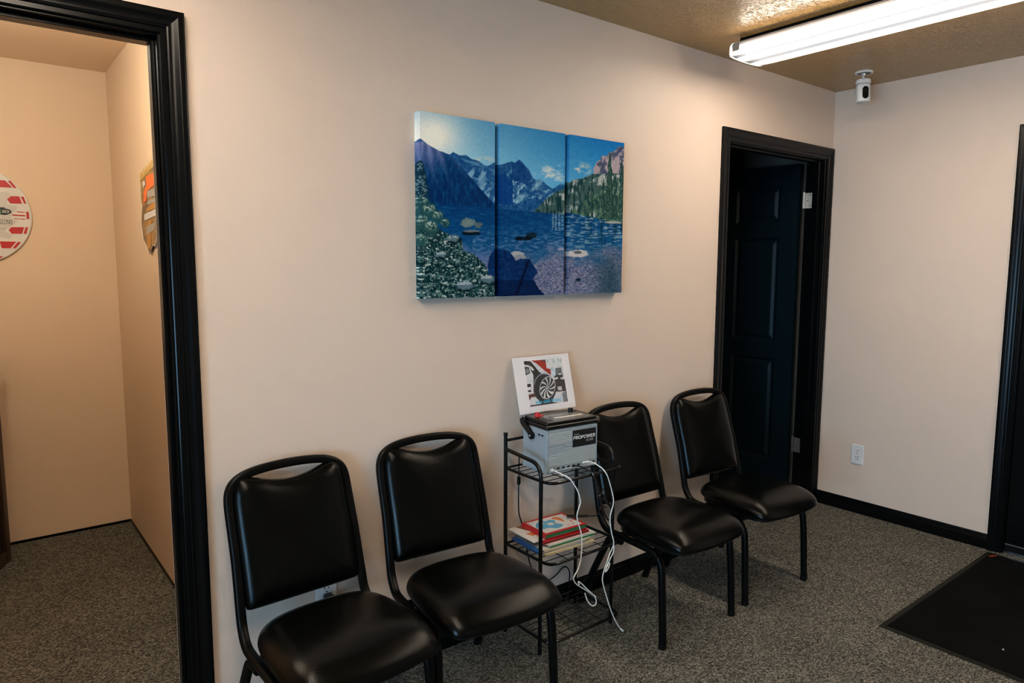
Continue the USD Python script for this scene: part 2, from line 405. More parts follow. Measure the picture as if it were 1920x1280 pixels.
solo('wall_hall_back', bx(-3.389 + T, T, 2.19, 2.31, 0, H), 'hall_shade_paint', 'far wall coloured dark for the unlit room behind the corner doorway', 'wall', kind='structure', smooth=False)
solo('wall_hall_right', bx(0, T, T, 2.19, 0, H), 'hall_shade_paint', 'side wall coloured dark for the unlit room behind the open panel door', 'wall', kind='structure', smooth=False)

# shop window in the left wall
win = Thing('window_1', 'wide dark-framed shop window in the left wall', 'window', (XL, -2.5, 0), kind='structure')
fr = []
for y in (WY[0] + .025, -2.5, WY[1] - .025):
    fr.append(bx(XL - .08, XL - .02, y - .025, y + .025, WY[2], WY[3], .003))
for z in (WY[2] + .025, WY[3] - .025):
    fr.append(bx(XL - .08, XL - .02, WY[0], WY[1], z - .025, z + .025, .003))
win.part('window_frame', fr, 'alu_dark')
for a, b in ((WY[0] + .05, -2.525), (-2.475, WY[1] - .05)):
    win.part('pane', bx(XL - .053, XL - .047, a, b, WY[2] + .05, WY[3] - .05), 'pane', smooth=False)
solo('pavement', bx(-12, XL - .12, -9, 4, -.2, -.1), 'pavement', 'grey pavement outside the shop window', 'pavement', kind='structure', smooth=False)

# casings: profile (offset from inner edge, depth)
PROF = [(0, 0), (0, .008), (.003, .010), (.014, .010), (.0165, .0135), (.021, .0150), (.0245, .0120), (.029, .0120), (.036, .0135), (.044, .0175), (.0475, .0185), (.0575, .0185), (.062, .0165), (.063, .013), (.063, 0)]
def casing_pieces(a0, a1, zt, place):
    """place(h, z, d) -> world point; returns left leg, head, right leg meshes"""
    res = []
    for ends in (((lambda u: (a0 - u, 0)), (lambda u: (a0 - u, zt + u))), ((lambda u: (a0 - u, zt + u)), (lambda u: (a1 + u, zt + u))), ((lambda u: (a1 + u, zt + u)), (lambda u: (a1 + u, 0)))):
        k = len(PROF)
        v = [place(*ends[0](u), d) for u, d in PROF] + [place(*ends[1](u), d) for u, d in PROF]
        f = []
        for i in range(k):
            j = (i + 1) % k
            f += [(i, j, k + j), (i, k + j, k + i)]
        for i in range(1, k - 1):
            f += [(0, i + 1, i), (k, k + i, k + i + 1)]
        t = trimesh.Trimesh(np.array(v), np.array(f), process=False)
        trimesh.repair.fix_normals(t)
        if t.volume < 0:
            t.invert()
        res.append(t)
    return res

def doorframe(name, label, a0, a1, zt, place, depth, stop=None):
    t = Thing(name, label, 'door frame', place((a0 + a1) / 2, 0, 0), kind='structure')
    L, Hd, R = casing_pieces(a0 - .006, a1 + .006, zt + .006, place)
    t.part('side_casing', L, 'black_trim', 20); t.part('head_casing', Hd, 'black_trim', 20); t.part('side_casing', R, 'black_trim', 20)
    def jb(h0, h1, z0, z1, d0, d1):
        p, q = np.array(place(h0, z0, d0)), np.array(place(h1, z1, d1))
        lo, hi = np.minimum(p, q), np.maximum(p, q)
        return bx(lo[0], hi[0], lo[1], hi[1], lo[2], hi[2], .0015)
    t.part('side_jamb', jb(a0 - J, a0, 0, zt + J, 0, -depth), 'black_trim', False)
    t.part('side_jamb', jb(a1, a1 + J, 0, zt + J, 0, -depth), 'black_trim', False)
    t.part('head_jamb', jb(a0, a1, zt, zt + J, 0, -depth), 'black_trim', False)
    if stop:
        s0, s1 = stop
        t.part('door_stop', jb(a0, a0 + .011, 0, zt, -s0, -s1), 'black_trim', False)
        t.part('door_stop', jb(a1 - .011, a1, 0, zt, -s0, -s1), 'black_trim', False)
        t.part('door_stop', jb(a0 + .011, a1 - .011, zt - .011, zt, -s0, -s1), 'black_trim', False)
    return t, jb
t1, jb1 = doorframe('trim_1', 'glossy black moulded frame of the open doorway at far left', D1[0], D1[1], D1[2], lambda h, z, d: (h, -d, z), T, (.03, .066))
t1.part('pale_edge', jb1(D1[1] - .0015, D1[1] + .006, .0, D1[2], -.1125, -.1165), 'pale_edge', False, label='pale unpainted rear edge of the jamb')
t2, jb2 = doorframe('trim_2', 'black frame of the doorway beside the room corner', D2[0], D2[1], D2[2], lambda h, z, d: (h, -d, z), T, (.03, .066))
t3, jb3 = doorframe('trim_3', 'black frame of the door in the right wall, cut by the picture edge', D3[0], D3[1], D3[2], lambda h, z, d: (-d, h, z), T, (.052, .085))

# baseboards
BP = [(0, 0), (.0125, 0), (.0125, .050), (.0105, .053), (.0105, .058), (.0085, .062), (.0065, .072), (.003, .077), (0, .077)]
def baseboard(a, b, place):
    k = len(BP); v = [place(a, d, z) for d, z in BP] + [place(b, d, z) for d, z in BP]
    f = []
    for i in range(k):
        j = (i + 1) % k; f += [(i, j, k + j), (i, k + j, k + i)]
    for i in range(1, k - 1):
        f += [(0, i + 1, i), (k, k + i, k + i + 1)]
    t = trimesh.Trimesh(np.array(v), np.array(f), process=False); trimesh.repair.fix_normals(t)
    if t.volume < 0:
        t.invert()
    return t
solo('baseboard_back', [baseboard(-3.527, -1.079, lambda a, d, z: (a, -d, z)), baseboard(XL, -4.597, lambda a, d, z: (a, -d, z))], 'black_trim', 'black baseboard behind the row of chairs', 'baseboard', smooth=20, kind='structure')
solo('baseboard_right', baseboard(-.924, -.001, lambda a, d, z: (-d, a, z)), 'black_trim', 'black baseboard under the lone outlet on the right wall', 'baseboard', smooth=20, kind='structure')
solo('baseboard_office', [bx(-5.5, -3.389, 2.183, 2.19, 0, .012), bx(-3.396, -3.389, T, 2.183, 0, .012)], 'black_trim', 'thin black strip along the foot of the office walls', 'baseboard', smooth=False, kind='structure')

# six-panel door slab: local x along width from hinge edge (0..w), y thickness, z height
def panel_door_parts(w, h, th):
    st, mid = .112, .105
    rows = [(.215, .86), (.965, 1.605), (1.700, 1.915)]
    pw = (w - 2 * st - mid) / 2
    cols = [(st, st + pw), (w - st - pw, w - st)]
    holes = [(c, r) for r in rows for c in cols]
    shell = Polygon([(0, .008), (w, .008), (w, h), (0, h)], [[(c[0], r[0]), (c[1], r[0]), (c[1], r[1]), (c[0], r[1])] for c, r in holes])
    slab = ext(shell, th, O=(0, th, 0), X=(1, 0, 0), Y=(0, 0, 1), Z=(0, -1, 0))
    panels = []
    for c, r in holes:
        g = .022
        inner = bx(c[0], c[1], th * .5 - .006, th * .5 + .006, r[0], r[1])
        ring = []
        for s in (-1, 1):
            yb, yt = th * .5 + s * .006, th * .5 + s * .014
            o = np.array([(c[0] + g, r[0] + g), (c[1] - g, r[0] + g), (c[1] - g, r[1] - g), (c[0] + g, r[1] - g)])
            i = np.array([(c[0] + g + .018, r[0] + g + .018), (c[1] - g - .018, r[0] + g + .018), (c[1] - g - .018, r[1] - g - .018), (c[0] + g + .018, r[1] - g - .018)])
            pts = np.vstack([np.c_[o[:, 0], np.full(4, yb), o[:, 1]], np.c_[i[:, 0], np.full(4, yt), i[:, 1]]])
            ring.append(trimesh.convex.convex_hull(pts))
            # bevelled sticking around the panel
            e = th * .5 + s * th * .5
            for k in range(4):
                oo = np.array([(c[0], r[0]), (c[1], r[0]), (c[1], r[1]), (c[0], r[1])]); ii = oo + .013 * np.array([(1, 1), (-1, 1), (-1, -1), (1, -1)])
                a, b = k, (k + 1) % 4
                pts = [(oo[a][0], e - s * .001, oo[a][1]), (oo[b][0], e - s * .001, oo[b][1]), (oo[a][0], yb, oo[a][1]), (oo[b][0], yb, oo[b][1]), (ii[a][0], yb, ii[a][1]), (ii[b][0], yb, ii[b][1])]
                ring.append(trimesh.convex.convex_hull(np.array(pts)))
        panels.append([inner] + ring)
    return slab, panels
SLABW, SLABH, SLABT = .918, 2.035, .035
ANG = math.radians(86)
hx, hy = D2[1] - .004, T - .004
# closed slab runs from the hinge in -x; opened by ANG towards +y
d1 = Thing('door_1', 'black six-panel door standing open inside the corner doorway', 'door', (hx, hy, 0), rot=math.pi - ANG, kind='structure')
slab, pans = panel_door_parts(SLABW, SLABH, SLABT)
def place_slab(m_):
    m_ = as_mesh(m_); m_.apply_translation([.028, -.012, .006]); return m_
d1.part('slab', place_slab(slab), 'door_black', 20, local=True)
for pset in pans:
    d1.part('panel', place_slab(pset), 'door_black', 20, local=True)
for z, hm, hl in ((.345, 'dull_metal', 'lower hinge coloured dark grey for the shade there'), (1.825, 'hinge_metal', 'worn white upper hinge')):  # lower hinge gets a darker metal, its shade painted in
    hp = d1.part('hinge', [bx(D2[1] - .003, D2[1] + .0005, .068, .112, z - .045, z + .045, .001)] + [rod((D2[1] - .008, .118, z - .045), (D2[1] - .008, .118, z + .045), .0065, 10), rod((D2[1] - .008, .118, z + .045), (D2[1] - .008, .118, z + .051), .005, 8)], hm, label=hl)
    for dy, dz in ((.080, -.032), (.096, 0), (.080, .032)):
        d1.part('screw', rod((D2[1] - .005, dy, z + dz), (D2[1] - .002, dy, z + dz), .0035, 8), 'label_grey', parent=hp)
kn = [lathe([(0, 0), (.030, 0), (.030, .004), (.012, .010), (.011, .028), (.024, .036), (.028, .048), (.022, .060), (0, .063)], 20)]
kk = as_mesh(kn); kk.apply_transform(trimesh.transformations.rotation_matrix(-math.pi / 2, [1, 0, 0])); kk.apply_translation([.028 + SLABW - .06, SLABT - .012, .96])
d1.part('knob', kk, 'brushed_metal', local=True)
# closed door in the right wall
d2 = Thing('door_2', 'closed black door in the right wall at the picture edge', 'door', (.05, (D3[0] + D3[1]) / 2, 0), kind='structure')
slab, pans = panel_door_parts(D3[1] - D3[0] - .006, SLABH, SLABT)
def place2(m_):
    m_ = as_mesh(m_); m_.apply_transform(trimesh.transformations.rotation_matrix(math.pi / 2, [0, 0, 1])); m_.apply_translation([.05, D3[0] + .003, .006]); return m_
d2.part('slab', place2(slab), 'black_trim', 20)
for pset in pans:
    d2.part('panel', place2(pset), 'black_trim', 20)
sw = d2.part('door_sweep', bx(.008, .016, D3[0] + .004, D3[1] - .004, .012, .048, .002), 'black_plastic', False)
d2.part('sweep_lip', bx(.004, .016, D3[0] + .004, D3[1] - .004, .046, .050, .001), 'dull_metal', False, parent=sw, label='thin grey metal lip')
kk = as_mesh(kn); kk.apply_transform(trimesh.transformations.rotation_matrix(-math.pi / 2, [0, 1, 0])); kk.apply_translation([.0155, D3[0] + .07, .96])
d2.part('knob', kk, 'brushed_metal')

# ================================================================== CEILING LIGHT
def wrap_light(FX, FY0, FY1, dmat, label):
    fl = Thing('ceiling_light', label, 'ceiling light', (FX, (FY0 + FY1) / 2, H))
    fl.part('housing', bx(FX - .072, FX + .072, FY1 + .01, FY0 - .012, H - .022, H, .002), 'black_trim', False, label='metal pan coloured black for the shadow gap')  # black colour paints the shadow gap between lens and ceiling
    sec = [(-.078, -.016), (-.104, -.024), (-.119, -.038), (-.122, -.050), (-.122, -.074), (-.116, -.083), (-.09, -.0875), (-.045, -.0895), (0, -.090), (.045, -.0895), (.09, -.0875), (.116, -.083), (.122, -.074), (.122, -.050), (.119, -.038), (.104, -.024), (.078, -.016)]
    sec = [(a, H + z) for a, z in sec]
    fl.part('diffuser', ext([(FX + a, z) for a, z in sec], abs(FY1 - FY0) - .012, O=(0, FY0 - .006, 0), X=(1, 0, 0), Y=(0, 0, 1), Z=(0, -1, 0)), dmat, 25)
    capsec = [(FX + a * 1.015, H + (z - H) * 1.012) for a, z in sec]
    fl.part('end_cap', ext(capsec, .009, O=(0, FY0 + .003, 0), X=(1, 0, 0), Y=(0, 0, 1), Z=(0, -1, 0)), 'end_cap', 20)
    fl.part('end_cap', ext(capsec, .009, O=(0, FY1 + .006, 0), X=(1, 0, 0), Y=(0, 0, 1), Z=(0, -1, 0)), 'end_cap', 20)
    fl.part('lamp_holder', bx(FX - .1235, FX - .1215, FY0 - .045, FY0 - .012, H - .066, H - .034, .0005), 'sign_grey', False, label='grey lamp holder showing at the end of the lens')
wrap_light(FX, FY0, FY1, 'diffuser', 'long white fluorescent wrap light on the tan ceiling')
wrap_light(FX2, FY0, FY1, 'diffuser_rear', 'second fluorescent wrap light, above the left doorway and outside the picture')

# ================================================================== SECURITY CAMERA
sc = Thing('security_camera', 'small white security camera hanging from the ceiling near the corner', 'security camera', (-.305, -.305, H))
sc.part('mount', lathe([(0, 0), (.043, 0), (.044, -.004), (.042, -.009), (.034, -.0095), (.033, -.006), (0, -.006)][::-1], 32, (-.305, -.305, H)), 'white_plastic', 30)
sc.part('mount_recess', lathe([(0, -.0105), (.033, -.0105), (.033, -.006), (0, -.006)], 28, (-.305, -.305, H)), 'label_grey', 30, label='dark underside of the mount')
sc.part('ball_joint', [lathe([(0, -.006), (.013, -.006), (.011, -.016), (.006, -.020), (.006, -.036), (0, -.036)][::-1], 16, (-.305, -.305, H)), trimesh.creation.icosphere(2, .010).apply_translation((-.305, -.305, H - .034))], 'screw_metal')
fd = math.atan2(-1.55, -3.75) + .38
Rz = trimesh.transformations.rotation_matrix(fd + math.pi / 2, [0, 0, 1])
Tl = trimesh.transformations.rotation_matrix(-.10, [1, 0, 0])
def camplace(m_):
    m_ = as_mesh(m_); m_.apply_transform(Tl); m_.apply_transform(Rz); m_.apply_translation([-.305, -.305, H - .098]); return m_
bodyp = cat([(math.copysign(abs(math.cos(a)) ** .75, math.cos(a)) * .034, math.copysign(abs(math.sin(a)) ** .75, math.sin(a)) * .028) for a in np.linspace(0, 2 * np.pi, 24, endpoint=False)], 2, True)
def oval_body(z0, z1, s=1.0, rb=.006, rt=.006):
    lv = [(z0, .80), (z0 + rb * .3, .93), (z0 + rb, 1.), (z1 - rt, 1.), (z1 - rt * .3, .94), (z1, .82)]
    k = len(bodyp); v = np.vstack([np.c_[bodyp * sc_ * s, np.full(k, z)] for z, sc_ in lv] + [[[0, 0, z0], [0, 0, z1]]])
    f = []
    for i in range(len(lv) - 1):
        for j in range(k):
            j2 = (j + 1) % k; f += [(i * k + j, i * k + j2, (i + 1) * k + j2), (i * k + j, (i + 1) * k + j2, (i + 1) * k + j)]
    n0 = len(lv) * k
    for j in range(k):
        j2 = (j + 1) % k; f += [(n0, j2, j), (n0 + 1, (len(lv) - 1) * k + j, (len(lv) - 1) * k + j2)]
    return trimesh.Trimesh(v, np.array(f), process=False)
sc.part('body', camplace(oval_body(-.058, .034, 1.0)), 'white_plastic', 40)
sc.part('cap', camplace(oval_body(.036, .060, 1.03)), 'white_plastic', 40)
stad = Polygon(np.vstack([circ(.0145, 24)])).buffer(0)
stad = Polygon([(x, z) for x, z in np.vstack([circ(.0145, 24)[:13] + [0, .017], circ(.0145, 24)[12:] - [0, .017]])])
lw = sc.part('lens_window', camplace(ext(stad, .008, O=(.002, -.0235, -.014), X=(1, 0, 0), Y=(0, 0, 1), Z=(0, -1, 0))), 'lens_black', 30, label='glossy black lens window')
sc.part('lens', camplace(ext(circ(.007, 20), .0012, O=(.002, -.0312, -.002), X=(1, 0, 0), Y=(0, 0, 1), Z=(0, -1, 0))), 'black_plastic', 30, parent=lw)
sc.part('cord', sweep(cat([(-.327, -.302, H - .008), (-.337, -.312, H - .022), (-.340, -.318, H - .036), (-.330, -.322, H - .043)], 6), circ(.0022, 6)), 'white_plastic')

# ================================================================== OUTLETS
def outlet(name, label, place, loc, plug=False):
    t = Thing(name, label, 'outlet', loc)
    def b(a0, a1, z0, z1, d0, d1, bev=.001):
        p, q = np.array(place(a0, z0, d0)), np.array(place(a1, z1, d1)); lo, hi = np.minimum(p, q), np.maximum(p, q)
        return bx(lo[0], hi[0], lo[1], hi[1], lo[2], hi[2], bev)
    t.part('plate', b(-.0365, .0365, -.058, .058, 0, .006, .0035), 'white_plastic', False)
    for s in (-.0195, .0195):
        if plug and s < 0:
            continue
        rp = t.part('receptacle', b(-.0165, .0165, s - .0145, s + .0145, .005, .0075, .0018), 'white_plastic', False)
        for a, h in ((-.0065, .009), (.0065, .007)):
            t.part('slot', b(a - .0013, a + .0013, s + .001, s + .001 + h, .007, .0078, .0002), 'dark_slot', False, parent=rp)
        t.part('ground_hole', b(-.0024, .0024, s - .0105, s - .0055, .007, .0078, .0006), 'dark_slot', False, parent=rp)
    t.part('screw', b(-.0022, .0022, -.0022, .0022, .005, .007, .0005), 'screw_metal', False)
    return t, b
outlet('wall_outlet', 'white duplex outlet low on the right wall', lambda a, z, d: (-d, -.2435 + a, .347 + z), (0, -.2435, .347))
outlet('wall_outlet', 'white outlet low on the wall behind the leftmost chair', lambda a, z, d: (-3.165 + a, -d, .350 + z), (-3.165, 0, .350), plug=False)
pl = Thing('power_plug', 'black plug in the outlet behind the leftmost chair', 'plug', (-3.165, -.008, .344))
pl.part('plug_body', [bx(-3.180, -3.150, -.038, -.008, .331, .359, .005)], 'black_plastic', False)
pl.part('cord', sweep(cat([(-3.165, -.034, .345), (-3.165, -.043, .30), (-3.163, -.034, .2), (-3.158, -.026, .11), (-3.150, -.024, .06), (-3.145, -.024, .012)], 6), circ(.003, 8)), 'black_plastic')

# ================================================================== FLOOR MAT
MX0, MX1, MY0, MY1 = -1.24, -.05, -1.86, -.94
fm = Thing('door_mat', 'rectangular black entrance mat on the carpet before the right-hand door', 'floor mat', ((MX0 + MX1) / 2, (MY0 + MY1) / 2, 0))
bw = .022
ring = []
for (xa, ya), (xb, yb) in (((MX0, MY0), (MX1, MY0)), ((MX1, MY0), (MX1, MY1)), ((MX1, MY1), (MX0, MY1)), ((MX0, MY1), (MX0, MY0))):
    cx, cy = (MX0 + MX1) / 2, (MY0 + MY1) / 2
    def inn(x, y, k):
        return (x + k * np.sign(cx - x), y + k * np.sign(cy - y))
    a1, b1 = inn(xa, ya, bw), inn(xb, yb, bw)
    pts = [(xa, ya, 0), (xb, yb, 0), (xa, ya, .0015), (xb, yb, .0015), (a1[0], a1[1], .004), (b1[0], b1[1], .004), (a1[0], a1[1], 0), (b1[0], b1[1], 0)]
    ring.append(trimesh.convex.convex_hull(np.array(pts)))
fm.part('border', ring, 'mat_rubber', False, label='brownish rubber border')
gx, gy = np.meshgrid(np.linspace(MX0 + bw, MX1 - bw, 80), np.linspace(MY0 + bw, MY1 - bw, 60), indexing='ij')
gz = .0065 + .0012 * (mk.fbm(np.stack([gx * 6, gy * 6, gx * 0], -1), 3, 5) - .5)
gz[[0, -1]] = .003; gz[:, [0, -1]] = .003
idx = np.arange(80 * 60).reshape(80, 60)
q = np.stack([idx[:-1, :-1], idx[1:, :-1], idx[1:, 1:], idx[:-1, 1:]], -1).reshape(-1, 4)
fm.part('pile', (np.stack([gx, gy, gz], -1).reshape(-1, 3), q), 'mat_pile', True)
solo('leaf_scrap', ext(cat([(-.030, 0), (-.008, .008), (.012, .004), (.03, .007), (.016, -.003), (-.01, -.006)], 4, True), .0015, O=(-.105, -.985, .0085), X=(.9, -.43, 0), Y=(.43, .9, 0)), 'red_scrap', 'tiny red-brown leaf scrap on the corner of the black mat', 'scrap')
solo('lint_crumb', trimesh.creation.icosphere(2, .003).apply_translation((-1.06, -1.315, .0085)), 'white_scrap', 'white crumb of lint near the front edge of the black mat', 'crumb')
solo('straw_crumb', ext(cat([(-.018, 0), (0, .004), (.018, .001), (0, -.003)], 4, True), .003, O=(-3.46, .66, .0), X=(.7, .7, 0), Y=(-.7, .7, 0)), 'straw_scrap', 'straw-coloured crumb on the office carpet', 'crumb')

# ================================================================== CHAIRS
ZB = [.34, .374, .40, .45, .49, .60, .70, .75, .83, .86]
YB = [-.185, -.168, -.150, -.137, -.128, -.100, -.067, -.052, -.036, -.030]
yback = lambda z: np.interp(z, ZB, YB)
GROUP = 'black vinyl stacking chairs along the wall'
def make_chair(label, loc, rot):
    t = Thing('stacking_chair', label, 'chair', loc, rot, group=GROUP)
    half = [(0, .831), (.06, .829), (.11, .823), (.145, .813), (.170, .796), (.183, .772), (.187, .74), (.188, .68), (.189, .60), (.191, .52), (.193, .46), (.194, .415)]
    right = [(x, float(yback(z)), z) for x, z in half]
    right += [(.196, -.166, .385), (.197, -.186, .368), (.198, -.215, .361), (.201, -.30, .360), (.204, -.40, .359), (.206, -.445, .355), (.207, -.472, .343)]
    pts = [(-x, y, z) for x, y, z in right[::-1]] + right[1:]
    tube = rrect(.0265, .0245, .0085, 3)
    t.part('frame', sweep(cat(pts, 4), tube, up=(0, 1, 0.2)), 'black_metal', 40, local=True)
    for s in (-1, 1):
        lg = t.part('leg', sweep(cat([(s * .207, -.472, .343), (s * .208, -.486, .322), (s * .209, -.494, .295), (s * .211, -.502, .20), (s * .2125, -.512, .008)], 4), tube, up=(0, 1, 0.2)), 'black_metal', 40, local=True)
        t.part('foot_cap', sweep([(s * .2125, -.5115, 0), (s * .2125, -.511, .022)], rrect(.0295, .0275, .010, 3), up=(0, 1, 0)), 'black_plastic', 40, local=True, parent=lg)
    for s in (-1, 1):
        lg = t.part('leg', sweep(cat([(s * .197, -.275, .337), (s * .197, -.236, .337), (s * .197, -.213, .331), (s * .198, -.196, .311), (s * .200, -.115, .155), (s * .202, -.050, .010)], 4), tube, up=(0, 1, 0.2)), 'black_metal', 40, local=True)
        t.part('foot_cap', sweep([(s * .202, -.046, 0), (s * .202, -.054, .020)], rrect(.0295, .0275, .010, 3), up=(0, 1, 0)), 'black_plastic', 40, local=True, parent=lg)
    t.part('crossbar', [sweep([(-.2, -.43, .345), (.2, -.43, .345)], rrect(.018, .024, .004, 2)), sweep([(-.19, -.24, .345), (.19, -.24, .345)], rrect(.018, .024, .004, 2))], 'black_metal', 40, local=True)
    # seat
    hs = [(0, -.176), (.08, -.180), (.145, -.198), (.185, -.24), (.205, -.31), (.213, -.40), (.213, -.48), (.204, -.545), (.178, -.580), (.10, -.594), (0, -.598)]
    ol = cat(hs + [(-x, y) for x, y in hs[::-1][1:-1]], 5, True)[::-1]
    fall = lambda y: -.022 * max(0., (-.46 - y) / .138) ** 1.8
    def top(r, x, y):
        return .405 + .052 * (1 - r ** 5) ** .5 + .010 * (1 - r * r) + fall(y)
    def bot(r, x, y):
        return .405 - .020 * (1 - r ** 8) ** .5 + fall(y)
    t.part('seat', pillow(ol, (0, -.39), top, bot), 'vinyl', 50, local=True)
    c = np.array([0, -.385])
    t.part('seat_base', ext(Polygon((ol - c) * .93 + c), .016, O=(0, 0, .371)), 'black_plastic', 30, local=True)
    # backrest
    hb = [(0, .446), (.10, .446), (.155, .4465), (.172, .449), (.177, .456), (.1785, .475), (.1785, .53), (.1785, .60), (.178, .70), (.175, .762), (.165, .796), (.146, .811), (.112, .808), (.058, .792), (0, .785)]
    ob = cat(hb + [(-x, z) for x, z in hb[::-1][1:-1]], 5, True)
    def bt(r, x, z):
        return .033 * (1 - r ** 9) ** .5 + .007 * (1 - r * r)
    def bb(r, x, z):
        return -.010 * (1 - r ** 10) ** .5
    pb = pillow(ob, (0, .62), bt, bb)
    v = pb.vertices.copy(); zz = v[:, 1]; hh = v[:, 2]
    nv = np.c_[v[:, 0], yback(zz) - hh * .97, zz + hh * .22]
    pb = trimesh.Trimesh(nv, pb.faces, process=False)
    if pb.volume < 0:
        pb.invert()
    t.part('backrest', pb, 'vinyl', 50, local=True)
    return t
chair0 = make_chair('black vinyl stacking chair nearest the left doorway, white outlet showing under its backrest', (-3.297, -.004, 0), .047)
copy_of(chair0, 'stacking_chair', 'black vinyl stacking chair second from the left, just left of the wire rack', 'chair', (-2.786, .006, 0), -.064, GROUP)
copy_of(chair0, 'stacking_chair', 'black vinyl stacking chair partly behind the battery and rack', 'chair', (-1.833, -.007, 0), -.021, GROUP)
copy_of(chair0, 'stacking_chair', 'black vinyl stacking chair farthest right, overlapping the open door', 'chair', (-1.262, -.010, 0), -.067, GROUP)

# ================================================================== WIRE RACK
RX0, RX1, RY0, RY1 = -2.448, -2.072, -.048, -.258
rk = Thing('wire_rack', 'narrow black three-tier wire rack between the chairs', 'rack', ((RX0 + RX1) / 2, (RY0 + RY1) / 2, 0))
for x in (RX0, RX1):
    rk.part('rear_post', [rod((x, RY0, .0), (x, RY0, .797), .0075, 12)], 'rack_black')
    rk.part('post_cap', [rod((x, RY0, .790), (x, RY0, .801), .0085, 12)], 'rack_black')
    path = fillet([(x, RY0, .737), (x, RY1, .722), (x, RY1, .0)], .055, 9)
    rk.part('front_post', sweep(path, circ(.0075, 12)), 'rack_black')
rk.part('back_rail', rod((RX0, RY0, .770), (RX1, RY0, .770), .0055, 10), 'rack_black')
for zs in (.662, .360, .060):
    yf = -.312
    loop = fillet([(RX0, RY0, zs), (RX0, yf, zs), (RX1, yf, zs), (RX1, RY0, zs)], [0, .045, .045, 0], 8)
    sh = rk.part('shelf_frame', [sweep(loop, circ(.0058, 10)), rod((RX0, RY0, zs), (RX1, RY0, zs), .0045, 8)], 'rack_black')
    for y in np.linspace(-.085, -.275, 6):
        rk.part('shelf_wire', rod((RX0, y, zs + .002), (RX1, y, zs + .002), .0016, 6), 'rack_black', parent=sh)
    for x in np.linspace(RX0, RX1, 5)[1:-1]:
        rk.part('shelf_wire', rod((x, RY0, zs - .001), (x, yf, zs - .001), .0016, 6), 'rack_black', parent=sh)

# ================================================================== BATTERY CHARGING STATION
BW, BD, BH = .243, .156, .166
BZ = .6665
bt_ = Thing('battery', 'grey car battery with black lid, used as charging station on top of the wire rack', 'battery', (-2.390, -.221, BZ), rot=-.0785)
P = lambda *a, **k: bt_.part(*a, local=True, **k)
body = P('body', [bx(0, BW, 0, BD, 0, BH, .004), bx(-.001, BW + .001, -.001, BD + .001, 0, .010, .001)], 'battery_grey', smooth=False)
# raised borders on the front and ribs
def fbox(x0, x1, z0, z1, d, bev=.0004):
    return bx(x0, x1, -d, .001, z0, z1, bev)
P('front_border', [fbox(.002, .007, .012, BH - .003, .0016), fbox(BW - .006, BW - .001, .012, BH - .003, .0016), fbox(.002, BW - .002, BH - .010, BH - .004, .0016), fbox(.118, .121, .083, .158, .0014)], 'battery_grey', smooth=False)
line = cat([(.008, .105), (.060, .108), (.078, .106), (.090, .098), (.121, .096)], 3)
line2 = cat([(.008, .066), (.070, .070), (.090, .083), (.121, .085)], 3)
P('front_panel', [sweep(np.c_[l[:, 0], np.full(len(l), -.0006), l[:, 1]], circ(.0019, 6)) for l in (line, line2)], 'battery_grey')
ribs = []
for z in np.arange(.112, .153, .0052):
    ribs.append(fbox(.009, .117, z, z + .0026, .0018, .0005))
for z in np.arange(.0265, .082, .0052):
    x0 = .009 if z < .060 else float(np.interp(z, [.060, .068, .085], [.012, .075, .118]))
    ribs.append(fbox(x0, .236, z, z + .0026, .0018, .0005))
P('front_rib', ribs, 'battery_rib', smooth=False, kind='stuff')
lb = P('label', fbox(.122, .236, .086, .151, .0018), 'label_black', smooth=False, label='black front label with white lettering')
X, Y, Z = (1, 0, 0), (0, 0, 1), (0, -1, 0)
P('lettering', text('PROPOWER', .0125, (.1235, -.0018, .1155), X, Y, Z, bold=True, width=.107, shear=.2), 'letter_white', smooth=False, parent=lb)
P('lettering', text('AGM', .0095, (.186, -.0018, .1020), X, Y, Z, width=.034, shear=.2), 'letter_grey', smooth=False, parent=lb)
sq = []
for i, (a, h) in enumerate([(0, .005), (.0035, .0028), (.0065, .0028), (.0095, .0028), (.0125, .0030), (.0155, .0028), (.0185, .0046)]):
    sq.append(fbox(.131 + a, .1335 + a, .1325, .1325 + h, .0022, .0002))
P('small_mark', sq, 'letter_grey', smooth=False, parent=lb)
P('emblem', [sweep(np.c_[circ(.010, 20, .006)[:, 0] + .030, np.full(20, -.0004), circ(.010, 20, .006)[:, 1] + .086], circ(.0007, 5), closed=True),
             sweep(np.c_[circ(.010, 20, .006)[:, 0] + .056, np.full(20, -.0004), circ(.010, 20, .006)[:, 1] + .088], circ(.0007, 5), closed=True),
             rod((.072, -.0005, .080), (.088, -.0005, .094), .0009, 6), rod((.072, -.0005, .094), (.088, -.0005, .082), .0009, 6)], 'battery_grey', label='faint embossed mark')
for i in range(9):
    x = .024 + i * .0245
    P('usb_port', fbox(x, x + .012, .0125, .0185, .0014, .0003), 'dark_slot', smooth=False)
P('port_ledge', bx(.010, BW - .004, -.006, .001, .004, .0105, .0012), 'battery_grey', smooth=False)
